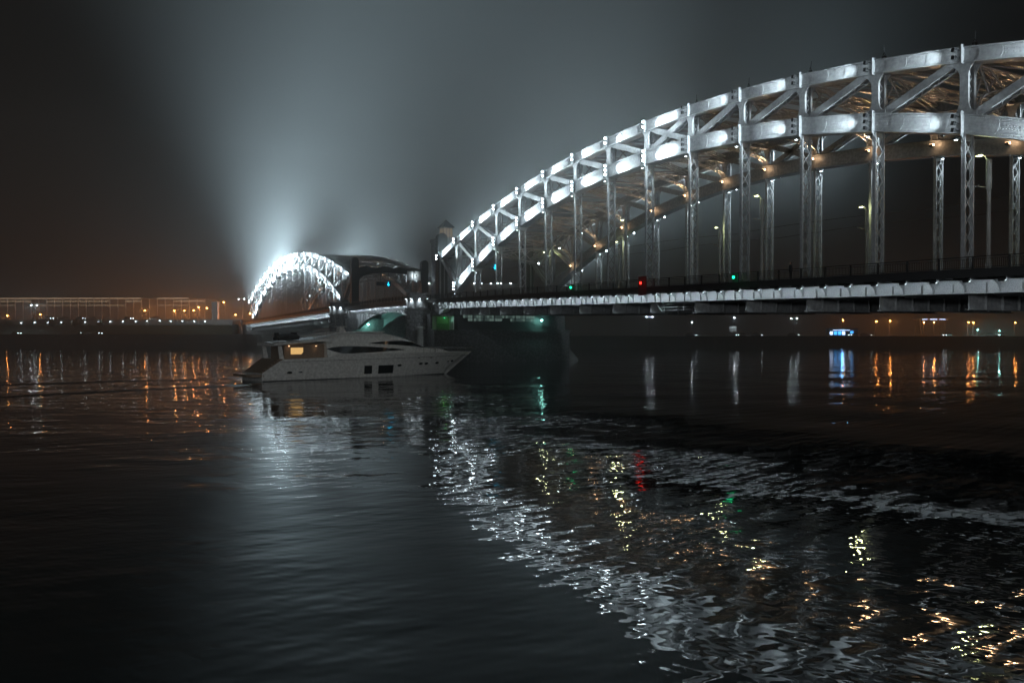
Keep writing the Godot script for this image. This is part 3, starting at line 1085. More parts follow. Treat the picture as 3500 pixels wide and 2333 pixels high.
	if not first:
		# lit pale abutment block seen below the distant span
		var lamp := MB.new()
		lamp.cyl(Vector3(7.6, 7.8, -1.5), Vector3(7.6, 8.1, -1.5), 0.22, 0.3, 8)
		lamp.beam(Vector3(7.4, 8.3, -1.5), Vector3(5.2, 8.3, -1.5), 0.08, 0.08)
		var o := part(lamp, "teal_lamp", M.iron, root)
		var l := MB.new()
		l.ball(Vector3(7.6, 7.62, -1.5), Vector3(0.2, 0.2, 0.2))
		part(l, "lamp_lens", M.teal_lens, o)
		omni(Vector3(7.6, 7.62, -1.5), Color(0.62, 1.0, 0.93), 8.0, 0.15, o)
		return
	# machine room with a row of small panes
	var room := thing("machine_room", "dark room under the bridge deck with two rows of small dim panes", "room", Vector3(px, 0, 0))
	var wall := MB.new()
	wall.abox(2.25, 3.9, 6.05, 9.0, -21.5, -1.6)
	part(wall, "wall", M.dark_paint, room)
	var zz := -2.6
	var col := 0
	while zz > -17.9:
		var gap := col % 5 == 4
		if not gap:
			for row in 2:
				if row == 0 and (col == 0 or col == 1 or (col > 17 and col < 22)): continue
				var b := MB.new()
				b.abox(3.902, 3.93, 7.72 + row * 0.60, 8.22 + row * 0.60, zz - 0.46, zz - 0.04)
				part(b, "window_pane", M.room_window if rng.randf() < 0.6 else M.room_window_dim, room)
		zz -= 0.25 if gap else 0.50
		col += 1
	var fr := MB.new()
	fr.abox(3.9, 3.99, 7.62, 7.70, -18.0, -2.5)
	fr.abox(3.9, 3.99, 8.24, 8.30, -18.0, -2.5)
	fr.abox(3.9, 3.99, 8.84, 8.90, -18.0, -2.5)
	part(fr, "window_frame", M.dark_paint, room)
	# booth lit green
	var booth := thing("guard_booth", "small guard booth glowing green on the pier ledge beside the bastion", "booth", Vector3(px, 0, 0))
	var bw := MB.new()
	bw.abox(2.3, 2.4, 6.1, 8.6, -0.6, 2.9)
	bw.abox(2.4, 4.3, 6.02, 6.12, -0.6, 2.9)
	bw.abox(2.4, 4.3, 8.5, 8.6, -0.6, 2.9)
	bw.abox(2.4, 4.3, 6.12, 8.5, 2.8, 2.9)
	part(bw, "wall", M.green_wall, booth)
	var dr := MB.new()
	dr.abox(2.4, 4.3, 6.12, 8.5, -0.62, -0.5)
	part(dr, "door", M.sign_white, booth)
	for k in 5:
		var bb := MB.new()
		bb.abox(4.26, 4.30, 6.12, 8.5, -0.40 + k * 0.14, -0.36 + k * 0.14)
		part(bb, "bar", M.dark_paint, booth)
	var rl := MB.new()
	rl.abox(4.1, 4.16, 7.05, 7.1, 0.5, 2.8)
	for k in 14:
		rl.abox(4.11, 4.14, 6.12, 7.05, 0.55 + k * 0.16, 0.58 + k * 0.16)
	part(rl, "railing", M.iron, booth)
	var bl := MB.new()
	bl.cyl(Vector3(3.6, 8.38, 1.0), Vector3(3.6, 8.3, 1.0), 0.1, 0.22, 8)
	var blo := part(bl, "ceiling_lamp", M.iron, booth)
	var bln := MB.new()
	bln.ball(Vector3(3.6, 8.26, 1.0), Vector3(0.12, 0.05, 0.12), 8, 4)
	part(bln, "lamp_lens", M.green_lens, blo)
	omni(Vector3(3.6, 8.1, 1.0), Color(0.62, 1.0, 0.45), 0.11, 0.08, blo)
	omni(Vector3(3.9, 8.1, -0.1), Color(0.65, 1.0, 0.90), 0.15, 0.06, blo)
	# teal lamp on a bracket
	var tl := thing("teal_pier_lamp", "bright teal-white lamp on a bracket beside the row of small panes", "lamp", Vector3(px + 3.9, 7.9, -19.1))
	var tb := MB.new()
	tb.beam(Vector3(0, 0.35, 0), Vector3(0.9, 0.35, 0), 0.06, 0.06)
	tb.cyl(Vector3(0.9, 0.35, 0), Vector3(0.9, 0.16, 0), 0.1, 0.24, 10)
	tb.cyl(Vector3(0.75, -0.45, -0.5), Vector3(0.75, -0.38, -0.5), 0.32, 0.10, 12)
	tb.beam(Vector3(0, -0.36, -0.5), Vector3(0.75, -0.36, -0.5), 0.05, 0.05)
	part(tb, "bracket", M.iron, tl)
	var tn := MB.new()
	tn.ball(Vector3(0.9, 0.06, 0), Vector3(0.17, 0.17, 0.17))
	part(tn, "lamp_lens", M.teal_lens, tl)
	omni(Vector3(0.9, 0.06, 0), Color(0.62, 1.0, 0.93), 6.0, 0.15, tl)
	# mooring post
	var bo := thing("mooring_post", "pale round-topped mooring post standing before the bridge pier", "post", Vector3(2.6, 0, 5.4))
	var pb := MB.new()
	pb.cyl(Vector3(0, -1, 0), Vector3(0, 6.2, 0), 0.62, 0.6, 16)
	part(pb, "shaft", M.concrete, bo)
	var pc := MB.new()
	pc.cyl(Vector3(0, 6.2, 0), Vector3(0, 6.45, 0), 0.95, 0.92, 16)
	pc.ball(Vector3(0, 6.45, 0), Vector3(0.9, 0.25, 0.9), 14, 6)
	part(pc, "cap", M.concrete, bo)

# ---------------------------------------------------------------- gateways on the piers
func build_portal(px: float, label: String) -> void:
	var root := thing("bridge_gateway", label, "gateway", Vector3(px, 0, 0))
	for zc in [-0.2, -18.9]:
		var b := MB.new()
		var pts := PackedVector2Array([Vector2(-0.95, 11.6), Vector2(0.95, 11.6), Vector2(0.95, 23.4)])
		for k in 9:
			var f := PI * k / 8.0
			pts.append(Vector2(cos(f) * 0.95, 23.5 + sin(f) * 0.95))
		pts.append(Vector2(-0.95, 23.4))
		b.prism(Vector3(-0.7, 0, zc), Vector3(0, 0, 1), Vector3.UP, Vector3(1.4, 0, 0), pts)
		b.abox(-0.85, 0.85, 11.6, 12.9, zc - 1.08, zc + 1.08)
		b.abox(-0.8, 0.8, 21.4, 21.7, zc - 1.05, zc + 1.05)
		part(b, "pillar", M.dark_paint, root)
	var a := MB.new()
	var ar := PackedVector2Array()
	for k in 25:
		var f := PI * k / 24.0
		ar.append(Vector2(-9.55 + 8.4 * cos(f), 17.6 + 3.3 * pow(sin(f), 0.6)))
	ar.append(Vector2(-17.95, 22.0))
	for k in 12:
		ar.append(Vector2(-17.2 + k * 1.4, 22.1 + (0.35 if k % 3 == 1 else 0.0) + (0.5 if k == 6 else 0.0)))
	ar.append(Vector2(-1.15, 22.0))
	a.prism(Vector3(-0.35, 0, 0), Vector3(0, 0, 1), Vector3.UP, Vector3(0.7, 0, 0), ar)
	part(a, "arch_beam", M.dark_paint, root)
	if px < -10.0:
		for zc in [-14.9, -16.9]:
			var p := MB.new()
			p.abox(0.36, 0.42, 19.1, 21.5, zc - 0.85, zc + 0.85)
			part(p, "lamplit_face_plate", M.sign_white, root)  # white plates added for the lamplit part of the gateway face
		var lb := MB.new()
		lb.abox(1.5, 1.75, 20.2, 20.45, -16.2, -15.8)
		lb.beam(Vector3(0.3, 21.7, -16.0), Vector3(1.6, 20.4, -16.0), 0.05, 0.05)
		var o := part(lb, "floodlight", M.iron, root)
		var l := MB.new()
		l.abox(1.48, 1.495, 20.22, 20.43, -16.18, -15.82)
		part(l, "lamp_lens", M.small_lens, o)
		spot(Vector3(1.45, 20.33, -16.0), Vector3(-1, 0, 0.0), COOL, 3.0, 70.0, o, 0.08)

func build_lantern_tower() -> void:
	var root := thing("lantern_tower", "stone tower with a glowing square lantern and pointed roof behind the gateway", "tower", Vector3(-57.0, 0, -25.4))
	var b := MB.new()
	b.abox(-3.0, 3.0, 0, 29.6, -3.0, 3.0)
	part(b, "tower_shaft", M.granite, root)
	var c := MB.new()
	c.abox(-3.3, 3.3, 29.6, 30.4, -3.3, 3.3)
	c.abox(-3.2, 3.2, 12.0, 12.6, -3.2, 3.2)
	part(c, "cornice", M.granite, root)
	var lan := MB.new()
	lan.abox(-1.3, 1.3, 30.4, 33.4, -1.3, 1.3)
	part(lan, "lantern_core", M.granite_shaded, root)
	for k in 3:
		for f in 2:
			var w := MB.new()
			var o := -0.85 + k * 0.85
			if f == 0: w.abox(1.302, 1.33, 30.8, 33.1, o - 0.30, o + 0.30)
			else: w.abox(o - 0.30, o + 0.30, 30.8, 33.1, 1.302, 1.33)
			part(w, "lantern_window", M.lantern_window, root)
	var rf := MB.new()
	for k in 4:
		var a := [Vector3(-1.8, 33.4, -1.8), Vector3(1.8, 33.4, -1.8), Vector3(1.8, 33.4, 1.8), Vector3(-1.8, 33.4, 1.8)]
		rf.tri(a[k], a[(k + 1) % 4], Vector3(0, 35.6, 0), (a[k] + a[(k + 1) % 4]) * 0.5 - Vector3(0, 32, 0))
	rf.face(Vector3(-1.8, 33.4, -1.8), Vector3(1.8, 33.4, -1.8), Vector3(1.8, 33.4, 1.8), Vector3(-1.8, 33.4, 1.8), Vector3.DOWN)
	part(rf, "roof", M.dark_paint, root)
	for k in 3:
		var lb := MB.new()
		var z := 1.2 + k * 0.8
		lb.abox(3.0, 3.3, 24.4, 24.6, z - 0.12, z + 0.12)
		var o := part(lb, "wall_lamp", M.iron, root)
		var l := MB.new()
		l.abox(3.05, 3.28, 24.36, 24.395, z - 0.1, z + 0.1)
		part(l, "lamp_lens", M.small_lens, o)
	spot(Vector3(3.6, 24.2, 2.0), Vector3(-0.3, -1, 0), COOL, 12.0, 60.0, root)
	spot(Vector3(3.6, 24.7, 2.0), Vector3(-0.3, 1, 0), COOL, 8.0, 60.0, root)

# ---------------------------------------------------------------- things on the bridge
func build_bridge_furniture() -> void:
	x0 = 0.0
	sgn = 1.0
	var first: Node3D
	for d in [7.8, 31.8, 55.8, 79.8, 103.8]:
		for row in 2:
			if row == 0 and d < 40.0: continue
			var z := -1.9 if row == 0 else -17.9
			var w := 1.0 if row == 0 else -1.0
			var lab := "roadway lamp post beside the tall front truss, with a pale lime lamp" if row == 0 else "roadway lamp post beside the amber-lit back truss, with a pale lime lamp"
			var o := thing("street_lamp", lab, "street lamp", Vector3(d + 0.7, deck(d), z), "lamp posts along the bridge roadway")
			var b := MB.new()
			b.cyl(Vector3.ZERO, Vector3(0, 8.9, 0), 0.16, 0.13, 10)
			b.cyl(Vector3.ZERO, Vector3(0, 0.9, 0), 0.24, 0.22, 10)
			b.cyl(Vector3(0, 6.6, 0), Vector3(0, 8.9, 0), 0.21, 0.21, 10)
			part(b, "pole", M.concrete, o)
			var a := MB.new()
			a.tube([Vector3(0, 8.8, 0), Vector3(-0.35, 9.3, 0), Vector3(-0.55, 9.42, 0)], 0.05)
			a.tube([Vector3(0, 6.7, 0), Vector3(-0.8, 6.95, 0)], 0.04)
			part(a, "arm", M.concrete, o)
			var h := MB.new()
			h.box(Vector3(-0.75, 9.45, 0), Vector3(0.32, 0.02, 0), Vector3(0, 0.07, 0), Vector3(0, 0, 0.16))
			h.box(Vector3(-0.95, 6.98, 0), Vector3(0.18, 0.0, 0), Vector3(0, 0.06, 0), Vector3(0, 0, 0.12))
			var hd := part(h, "lamp_head", M.concrete, o)
			var l := MB.new()
			l.ball(Vector3(-0.75, 9.36, 0), Vector3(0.28, 0.07, 0.14), 10, 4)
			part(l, "lamp_lens", M.street_lens, hd)
			omni(Vector3(-0.75, 9.2, 0), LIME, 3.2, 0.12, o)
	# navigation lights on the railing
	for s in [[67.4, 0], [82.5, 1], [52.3, 1]]:
		var d: float = s[0]
		var red: bool = s[1] == 0
		var o := thing("navigation_light", "red navigation light on a tall board hung on the bridge railing" if red else "green navigation light on a small board hung on the bridge railing", "signal light", Vector3(d, deck(d), 3.56), "" if red else "green navigation lights on the bridge railing")
		var b := MB.new()
		if red: b.abox(-0.75, 0.75, -0.85, 1.35, 0, 0.06)
		else: b.abox(-0.4, 0.4, 0.05, 0.95, 0, 0.06)
		b.abox(-0.14, 0.14, 0.42, 0.70, 0.06, 0.22)
		part(b, "board", M.sign_red if red else M.dark_paint, o)
		var l := MB.new()
		l.ball(Vector3(0, 0.56, 0.30), Vector3(0.13, 0.15, 0.13), 10, 6)
		part(l, "lamp_lens", M.red_lens if red else M.green_lens, o)
		omni(Vector3(0, 0.56, 0.62), Color(1, 0.16, 0.12) if red else Color(0.08, 1.0, 0.62), 0.06 if red else 0.06, 0.1, o)
	# lane signals
	for s in [[Vector3(2.7, 18.2, -10.0), "lane signal with a cyan arrow hung in the gateway of the large arch span"], [Vector3(-55.5, 18.0, -8.8), "lane signal with a cyan arrow hung in the distant gateway"]]:
		var o := thing("lane_signal", s[1], "sign", s[0])
		var b := MB.new()
		b.abox(-0.15, 0.0, -0.55, 0.55, -0.7, 0.7)
		b.abox(-0.15, 0.0, -0.5, 0.5, 1.0, 3.2)
		b.abox(-0.12, -0.04, 0.55, 2.9, -0.05, 0.05)
		b.abox(-0.12, -0.04, 0.50, 2.9, 2.0, 2.1)
		b.abox(-0.11, -0.05, 0.1, 0.2, 0.7, 1.0)
		part(b, "board", M.iron, o)
		var l := MB.new()
		l.abox(0.003, 0.03, -0.3, 0.45, -0.07, 0.07)
		l.prism(Vector3(0.003, 0, 0), Vector3(0, 0, 1), Vector3.UP, Vector3(0.027, 0, 0), PackedVector2Array([Vector2(0, -0.5), Vector2(0.34, -0.14), Vector2(0.24, -0.06), Vector2(0.07, -0.22), Vector2(-0.07, -0.22), Vector2(-0.24, -0.06), Vector2(-0.34, -0.14)]))
		part(l, "arrow_light", M.cyan_sign, o)
		omni(Vector3(0.6, 0, 0), Color(0.1, 0.8, 1.0), 0.35, 0.2, o)
	# wires above the roadway
	for z in [-6.0, -13.4]:
		var o := MB.new()
		for k in 34:
			var d0 := k * 4.0
			var d1 := d0 + 4.0
			o.beam(Vector3(d0, deck(d0) + 6.3 + 0.25 * absf(sin(d0 * PI / 24.0)), z), Vector3(d1, deck(d1) + 6.3 + 0.25 * absf(sin(d1 * PI / 24.0)), z), 0.035, 0.035)
		tag(part(o, "overhead_wire", M.iron), "thin dark overhead wire strung above the bridge roadway", "wire", "overhead wires over the roadway")
	# maintenance gantry under the deck
	var g := thing("maintenance_gantry", "small white-lit maintenance gantry hanging under the large arch span", "gantry", Vector3(66.0, deck(66.0), -1.2))
	for k in 3:
		var b := MB.new()
		b.abox(0.4 - 0.4 * k * 0.3, 4.4, -1.86 - k * 0.34, -1.80 - k * 0.34, -1.6, 1.3 - k * 0.1)
		part(b, "shelf", M.tie_lit, g)
	var st := MB.new()
	st.beam(Vector3(-0.6, -1.62, 1.3), Vector3(0.5, -2.66, 1.2), 0.10, 0.14)
	st.beam(Vector3(4.4, -1.62, 1.2), Vector3(4.4, -2.6, 1.2), 0.08, 0.1)
	part(st, "frame", M.tie_lit, g)
	var gl := MB.new()
	gl.abox(0.9, 1.4, -1.70, -1.62, 1.55, 1.7)
	var glo := part(gl, "gantry_lamp", M.iron, g)
	spot(Vector3(1.2, -1.72, 2.0), Vector3(0.1, -1.0, -0.9), Color(0.8, 1.0, 0.96), 0.8, 70.0, glo)
	# masts on top of the upper chord
	for i in [9, 10, 11, 12, 13]:
		var y := up_top(i)
		var m := thing("aviation_mast", "thin small mast standing on top of the large arch span's upper chord", "mast", Vector3(8.0 * i + 0.5, y, 0.0), "small masts along the top of the arch")
		var b := MB.new()
		b.cyl(Vector3(0, 0, 0), Vector3(0.08 * (i % 3), 1.1, 0), 0.03, 0.02, 6)
		b.cyl(Vector3(-0.3, 0, 0), Vector3(0, 0.55, 0), 0.02, 0.02, 5)
		b.cyl(Vector3(0.3, 0, 0), Vector3(0.03, 0.55, 0), 0.02, 0.02, 5)
		part(b, "rod", M.dark_paint, m)
		var bx := MB.new()
		bx.abox(-0.14, 0.14, 0.0, 0.24, -0.12, 0.12)
		part(bx, "lamp_box", M.dark_paint, m)

# ---------------------------------------------------------------- yacht
func hull_half(u: float, v: float) -> float:
	var s := clampf((u - 15.0) / 15.75, 0.0, 1.0)
	var bs := 3.15 * (1.0 - pow(s, 2.6)) * (0.94 + 0.06 * clampf(u / 6.0, 0, 1))
	var sw := clampf((u - 11.0) / 15.6, 0.0, 1.0)
	var bw := 2.85 * (1.0 - pow(sw, 2.0))
	var f := clampf((v + 0.2) / 3.2, 0.0, 1.0)
	return maxf(lerpf(bw, bs, pow(f, 0.8 + 0.5 * s)), 0.0)

func sheer(u: float) -> float:
	if u < 2.2: return lerpf(0.95, 2.45, clampf((u + 0.1) / 2.3, 0, 1))
	if u < 7.6: return lerpf(2.45, 2.58, (u - 2.2) / 5.4)
	if u < 9.2: return lerpf(2.58, 2.98, (u - 7.6) / 1.6)
	return 2.98 - 0.03 * (u - 9.2) / 21.5

func house_half(u: float, v: float) -> float:
	var w := 1.0 - 0.62 * pow(clampf((u - 13.0) / 11.0, 0, 1), 1.8)
	return (2.75 - 0.42 * (v - 2.6) / 1.6) * w

func house_top(u: float) -> float:
	var pts := [[1.5, 4.36], [6.2, 4.72], [8.3, 5.12], [10.3, 5.42], [16.3, 5.44], [18.3, 5.05], [20.2, 4.45], [22.2, 3.66], [24.0, 3.40]]
	for k in pts.size() - 1:
		if u <= pts[k + 1][0]:
			return lerpf(pts[k][1], pts[k + 1][1], clampf((u - pts[k][0]) / (pts[k + 1][0] - pts[k][0]), 0, 1))
	return 3.4

func strip(b: MB, u0: float, u1: float, top: Callable, bot: Callable, half: Callable, side: float, n := 24, off := 0.02) -> void:
	var rows := []
	for j in 4:
		var line := PackedVector3Array()
		for k in n + 1:
			var u := lerpf(u0, u1, float(k) / n)
			var v := lerpf(bot.call(u), top.call(u), j / 3.0)
			line.append(Vector3(u, v, side * (half.call(u, v) + off)))
		rows.append(line)
	b.grid(rows, side < 0.0)

func table(pts: Array, u: float) -> float:
	if u <= pts[0][0]: return pts[0][1]
	for k in pts.size() - 1:
		if u <= pts[k + 1][0]:
			var f: float = (u - pts[k][0]) / (pts[k + 1][0] - pts[k][0])
			return lerpf(pts[k][1], pts[k + 1][1], f)
	return pts[-1][1]

func build_yacht() -> void:
	var d := Vector3(-0.19729, 0, -0.98035)
	var q := Vector3(0.98035, 0, -0.19729)
	var root := thing("motor_yacht", "long white motor yacht with dark pointed windows gliding towards the bridge", "yacht", Vector3(50.62, 0.0, 44.22) - q * 2.4 + d * 1.2)
	root.basis = Basis(d, Vector3.UP, q)
	# hull
	var h := MB.new()
	for side in [1.0, -1.0]:
		var rows := []
		for j in 15:
			var line := PackedVector3Array()
			for k in 81:
				var u := lerpf(-0.1, 30.75, pow(k / 80.0, 0.9))
				var low := -0.35 if u < 26.1 else lerpf(-0.35, 2.9, pow((u - 26.1) / 4.65, 0.95))
				var top := sheer(u)
				var v := lerpf(low, top, j / 14.0)
				var z := hull_half(u, v)
				if u > 26.1: z *= clampf((v - low) / 1.2 + (0.0 if j == 0 else 0.02), 0.0, 1.0) if u < 30.7 else 0.0
				line.append(Vector3(u, v, side * z))
			rows.append(line)
		h.grid(rows, side < 0.0)
	# deck and transom
	for k in 60:
		var u0 := lerpf(2.0, 30.6, k / 60.0)
		var u1 := lerpf(2.0, 30.6, (k + 1) / 60.0)
		var y0 := sheer(u0) - 0.35
		var y1 := sheer(u1) - 0.35
		var z0 := maxf(hull_half(u0, y0) - 0.02, 0.0)
		var z1 := maxf(hull_half(u1, y1) - 0.02, 0.0)
		h.face(Vector3(u0, y0, -z0), Vector3(u1, y1, -z1), Vector3(u1, y1, z1), Vector3(u0, y0, z0), Vector3.UP)
	var tz := hull_half(0.0, 0.9)
	h.face(Vector3(-0.1, -0.3, -tz), Vector3(-0.1, -0.3, tz), Vector3(-0.1, 0.95, tz), Vector3(-0.1, 0.95, -tz), Vector3.LEFT)
	var hull := part(h, "hull", M.gelcoat, root)
	# transom slope with dark stairs
	var tr := MB.new()
	tr.face(Vector3(-0.05, 0.9, -2.9), Vector3(-0.05, 0.9, 2.9), Vector3(2.25, 2.5, 2.95), Vector3(2.25, 2.5, -2.95), Vector3(-1, 1, 0))
	for k in 6:
		tr.abox(0.0 + k * 0.36, 0.36 + k * 0.36, 0.9 + k * 0.24, 1.12 + k * 0.26, 1.7, 2.6)
	part(tr, "transom", M.teak, root)
	var sp := MB.new()
	var spp := PackedVector2Array([Vector2(-1.5, -2.0), Vector2(-1.2, -2.7), Vector2(0.1, -2.9), Vector2(0.1, 2.9), Vector2(-1.2, 2.7), Vector2(-1.5, 2.0)])
	sp.prism(Vector3(0, 0.55, 0), Vector3(1, 0, 0), Vector3(0, 0, 1), Vector3(0, 0.28, 0), spp)
	part(sp, "swim_platform", M.teak, root)
	# rubbing line and boot stripe
	var kn := MB.new()
	for side in [1.0, -1.0]:
		strip(kn, 1.9, 30.2, func(u): return 2.14 + 0.012 * u, func(u): return 2.10 + 0.012 * u, hull_half, side, 50, 0.03)
	part(kn, "rubbing_strake", M.dark_paint, root)
	var bt := MB.new()
	for side in [1.0, -1.0]:
		strip(bt, -0.05, 26.0, func(_u): return 0.12, func(_u): return -0.3, hull_half, side, 40, 0.012)
	part(bt, "boot_stripe", M.dark_paint, root)
	# deckhouse
	var sh := MB.new()
	for side in [1.0, -1.0]:
		var rows := []
		for j in 8:
			var line := PackedVector3Array()
			for k in 49:
				var u := lerpf(7.9, 24.0, k / 48.0)
				var top := house_top(u)
				var f := j / 7.0
				var v := lerpf(2.5, top - 0.12, minf(f / 0.72, 1.0))
				var z := house_half(u, v)
				if f > 0.72:
					var g := (f - 0.72) / 0.28
					v = top - 0.12 + 0.12 * sin(g * PI / 2)
					z *= 1.0 - g
				line.append(Vector3(u, v, side * z))
			rows.append(line)
		sh.grid(rows, side < 0.0)
	var z8 := house_half(7.9, 2.6)
	sh.face(Vector3(7.9, 2.4, -z8), Vector3(7.9, 2.4, z8), Vector3(7.9, 5.0, 2.0), Vector3(7.9, 5.0, -2.0), Vector3.LEFT)
	sh.face(Vector3(24.0, 2.5, -1.0), Vector3(24.0, 2.5, 1.0), Vector3(24.0, 3.3, 0.95), Vector3(24.0, 3.3, -0.95), Vector3.RIGHT)
	part(sh, "deckhouse", M.gelcoat, root)
	# overhanging aft roof
	var rf := MB.new()
	for side in [1.0, -1.0]:
		var rows := []
		for j in 5:
			var line := PackedVector3Array()
			for k in 17:
				var u := lerpf(1.5, 8.4, k / 16.0)
				var top := house_top(u)
				var wz := 2.72 * (0.90 + 0.10 * clampf((u - 1.5) / 1.5, 0, 1))
				var pr := [[top - 0.42, 0.0], [top - 0.42, wz - 0.25], [top - 0.30, wz], [top - 0.08, wz - 0.1], [top, 0.0]]
				if u > 6.0: pr[2][0] = lerpf(pr[2][0], 4.25, (u - 6.0) / 2.4)
				line.append(Vector3(u, pr[j][0], side * pr[j][1]))
			rows.append(line)
		rf.grid(rows, side < 0.0)
	rf.face(Vector3(1.5, 3.94, -2.4), Vector3(1.5, 3.94, 2.4), Vector3(1.5, 4.3, 2.3), Vector3(1.5, 4.3, -2.3), Vector3.LEFT)
	part(rf, "aft_roof", M.gelcoat, root)
	# recessed saloon under it
	var sa := MB.new()
	sa.abox(2.9, 8.0, 2.3, 4.15, -1.85, 1.85)
	part(sa, "saloon_wall", M.teak, root)
	for side in [1.0, -1.0]:
		var pil := MB.new()
		pil.prism(Vector3(0, 0, side * 2.25 - 0.06), Vector3(1, 0, 0), Vector3.UP, Vector3(0, 0, 0.12), PackedVector2Array([Vector2(2.2, 2.4), Vector2(2.75, 2.4), Vector2(2.45, 3.95), Vector2(2.0, 3.95)]))
		part(pil, "pillar", M.gelcoat, root)
	for side in [1.0, -1.0]:
		var cw := MB.new()
		cw.prism(Vector3(0, 0, side * 1.86 if side > 0 else -1.88), Vector3(1, 0, 0), Vector3.UP, Vector3(0, 0, 0.02), PackedVector2Array([Vector2(3.72, 2.98), Vector2(5.0, 2.98), Vector2(5.22, 3.22), Vector2(5.22, 3.74), Vector2(3.72, 3.74)]))
		part(cw, "cabin_window", M.cabin_window, root)
	for u in [3.4, 6.7]:
		var lb := MB.new()
		lb.cyl(Vector3(u, 3.93, 2.15), Vector3(u, 3.90, 2.15), 0.06, 0.06, 8)
		part(lb, "ceiling_lamp", M.warm_lens, root)
		spot(Vector3(u, 3.88, 2.15), Vector3(0, -1, -0.25), Color(1.0, 0.82, 0.62), 0.05, 55.0, root, 0.05)
	# windows
	var t1 := [[7.9, 3.58], [8.6, 3.74], [9.6, 3.83], [11.0, 3.86], [14.0, 3.76], [17.0, 3.54], [18.9, 3.36]]
	var b1 := [[7.9, 3.56], [8.6, 3.30], [9.8, 3.00], [11.0, 2.98], [14.0, 3.08], [17.0, 3.24], [18.9, 3.34]]
	var t2 := [[13.5, 4.18], [14.4, 4.30], [16.2, 4.42], [18.6, 4.46], [20.1, 4.28], [21.2, 3.92], [22.1, 3.60]]
	var b2 := [[13.5, 4.16], [15.0, 4.08], [17.0, 3.98], [19.0, 3.84], [21.0, 3.68], [22.1, 3.58]]
	for w in [[7.9, 18.9, t1, b1, "side_window"], [13.5, 22.1, t2, b2, "wheelhouse_window"]]:
		for side in [1.0, -1.0]:
			var b := MB.new()
			strip(b, w[0], w[1], func(u): return table(w[2], u), func(u): return table(w[3], u), house_half, side, 40, 0.03)
			part(b, w[4], M.black_glass, root)
	for side in [1.0, -1.0]:
		for r in [[12.55, 13.62, 0.50, 1.50], [14.5, 16.7, 0.48, 1.50]]:
			var b := MB.new()
			strip(b, r[0], r[1], func(_u): return r[3], func(_u): return r[2], hull_half, side, 6, 0.02)
			part(b, "hull_window", M.black_glass, root)
		for pu in [[3.1, 0.95], [17.6, 1.42], [21.0, 1.53], [21.95, 1.53], [23.9, 1.56], [26.0, 1.66], [26.85, 1.72]]:
			var b := MB.new()
			var rr := 0.33 if pu[0] < 25.0 else 0.26
			strip(b, pu[0] - rr, pu[0] + rr, func(u): return pu[1] + 0.14 * sqrt(maxf(0.0, 1.0 - pow((u - pu[0]) / rr, 2.0))), func(u): return pu[1] - 0.14 * sqrt(maxf(0.0, 1.0 - pow((u - pu[0]) / rr, 2.0))), hull_half, side, 12, 0.02)
			part(b, "porthole", M.black_glass, root)
	# flybridge coaming, mast, rails
	var fl := MB.new()
	for side in [1.0, -1.0]:
		fl.beam(Vector3(6.4, 4.95, side * 2.0), Vector3(10.2, 5.50, side * 1.9), 0.06, 0.12)
		fl.beam(Vector3(10.2, 5.50, side * 1.9), Vector3(16.2, 5.58, side * 1.55), 0.06, 0.12)
	fl.abox(14.8, 16.1, 5.4, 5.62, -1.2, 1.2)
	part(fl, "flybridge_coaming", M.gelcoat, root)
	var ra := MB.new()
	for side in [1.0, -1.0]:
		var line := []
		for k in 19:
			var u := lerpf(20.0, 30.9, k / 18.0)
			line.append(Vector3(u, 3.58 - 0.012 * (u - 20.0), side * maxf(hull_half(minf(u, 30.6), 2.9) - 0.12, 0.03)))
		ra.tube(line, 0.03, 5)
		for k in range(0, 19, 2):
			ra.cyl(line[k] - Vector3(0.1, 0.66, 0), line[k], 0.015, 0.015, 5)
		ra.tube([Vector3(2.0, 5.05, side * 2.3), Vector3(6.4, 5.4, side * 2.2), Vector3(10.4, 5.62, side * 1.95)], 0.02, 5)
		for u in [2.0, 3.4, 4.9, 6.4, 8.0]:
			ra.cyl(Vector3(u, house_top(u) - 0.05, side * 2.3), Vector3(u, table([[2.0, 5.05], [6.4, 5.4], [10.4, 5.62]], u), side * 2.26), 0.014, 0.014, 5)
	part(ra, "deck_rail", M.chrome, root)
	var an := MB.new()
	an.prism(Vector3(0, 0, -0.35), Vector3(1, 0, 0), Vector3.UP, Vector3(0, 0, 0.7), PackedVector2Array([Vector2(10.6, 5.4), Vector2(11.6, 5.4), Vector2(11.2, 6.15), Vector2(10.7, 6.15)]))
	an.abox(10.5, 11.4, 6.15, 6.24, -0.7, 0.7)
	part(an, "radar_arch", M.gelcoat, root)
	for w in [[10.7, -0.5, 1.9], [11.1, 0.5, 1.5], [15.0, 0.9, 1.2]]:
		var aa := MB.new()
		aa.cyl(Vector3(w[0], 5.5, w[1]), Vector3(w[0] - 0.25, 5.9 + w[2], w[1]), 0.022, 0.012, 5)
		part(aa, "antenna", M.gelcoat, root)
	# tender under its cover and seats on the upper deck
	var te := MB.new()
	te.ball(Vector3(3.9, 4.95, 0.6), Vector3(1.55, 0.42, 0.75), 16, 8)
	te.cyl(Vector3(2.5, 4.75, 1.2), Vector3(5.0, 4.85, 1.2), 0.2, 0.18, 10)
	te.cyl(Vector3(2.5, 4.75, 0.0), Vector3(5.0, 4.85, 0.0), 0.2, 0.18, 10)
	te.abox(2.4, 2.75, 4.6, 5.45, 0.35, 0.85)
	te.abox(4.4, 4.9, 5.0, 5.5, 0.3, 0.9)
	part(te, "covered_tender", M.rubber, root)
	# foredeck locker
	var lk := MB.new()
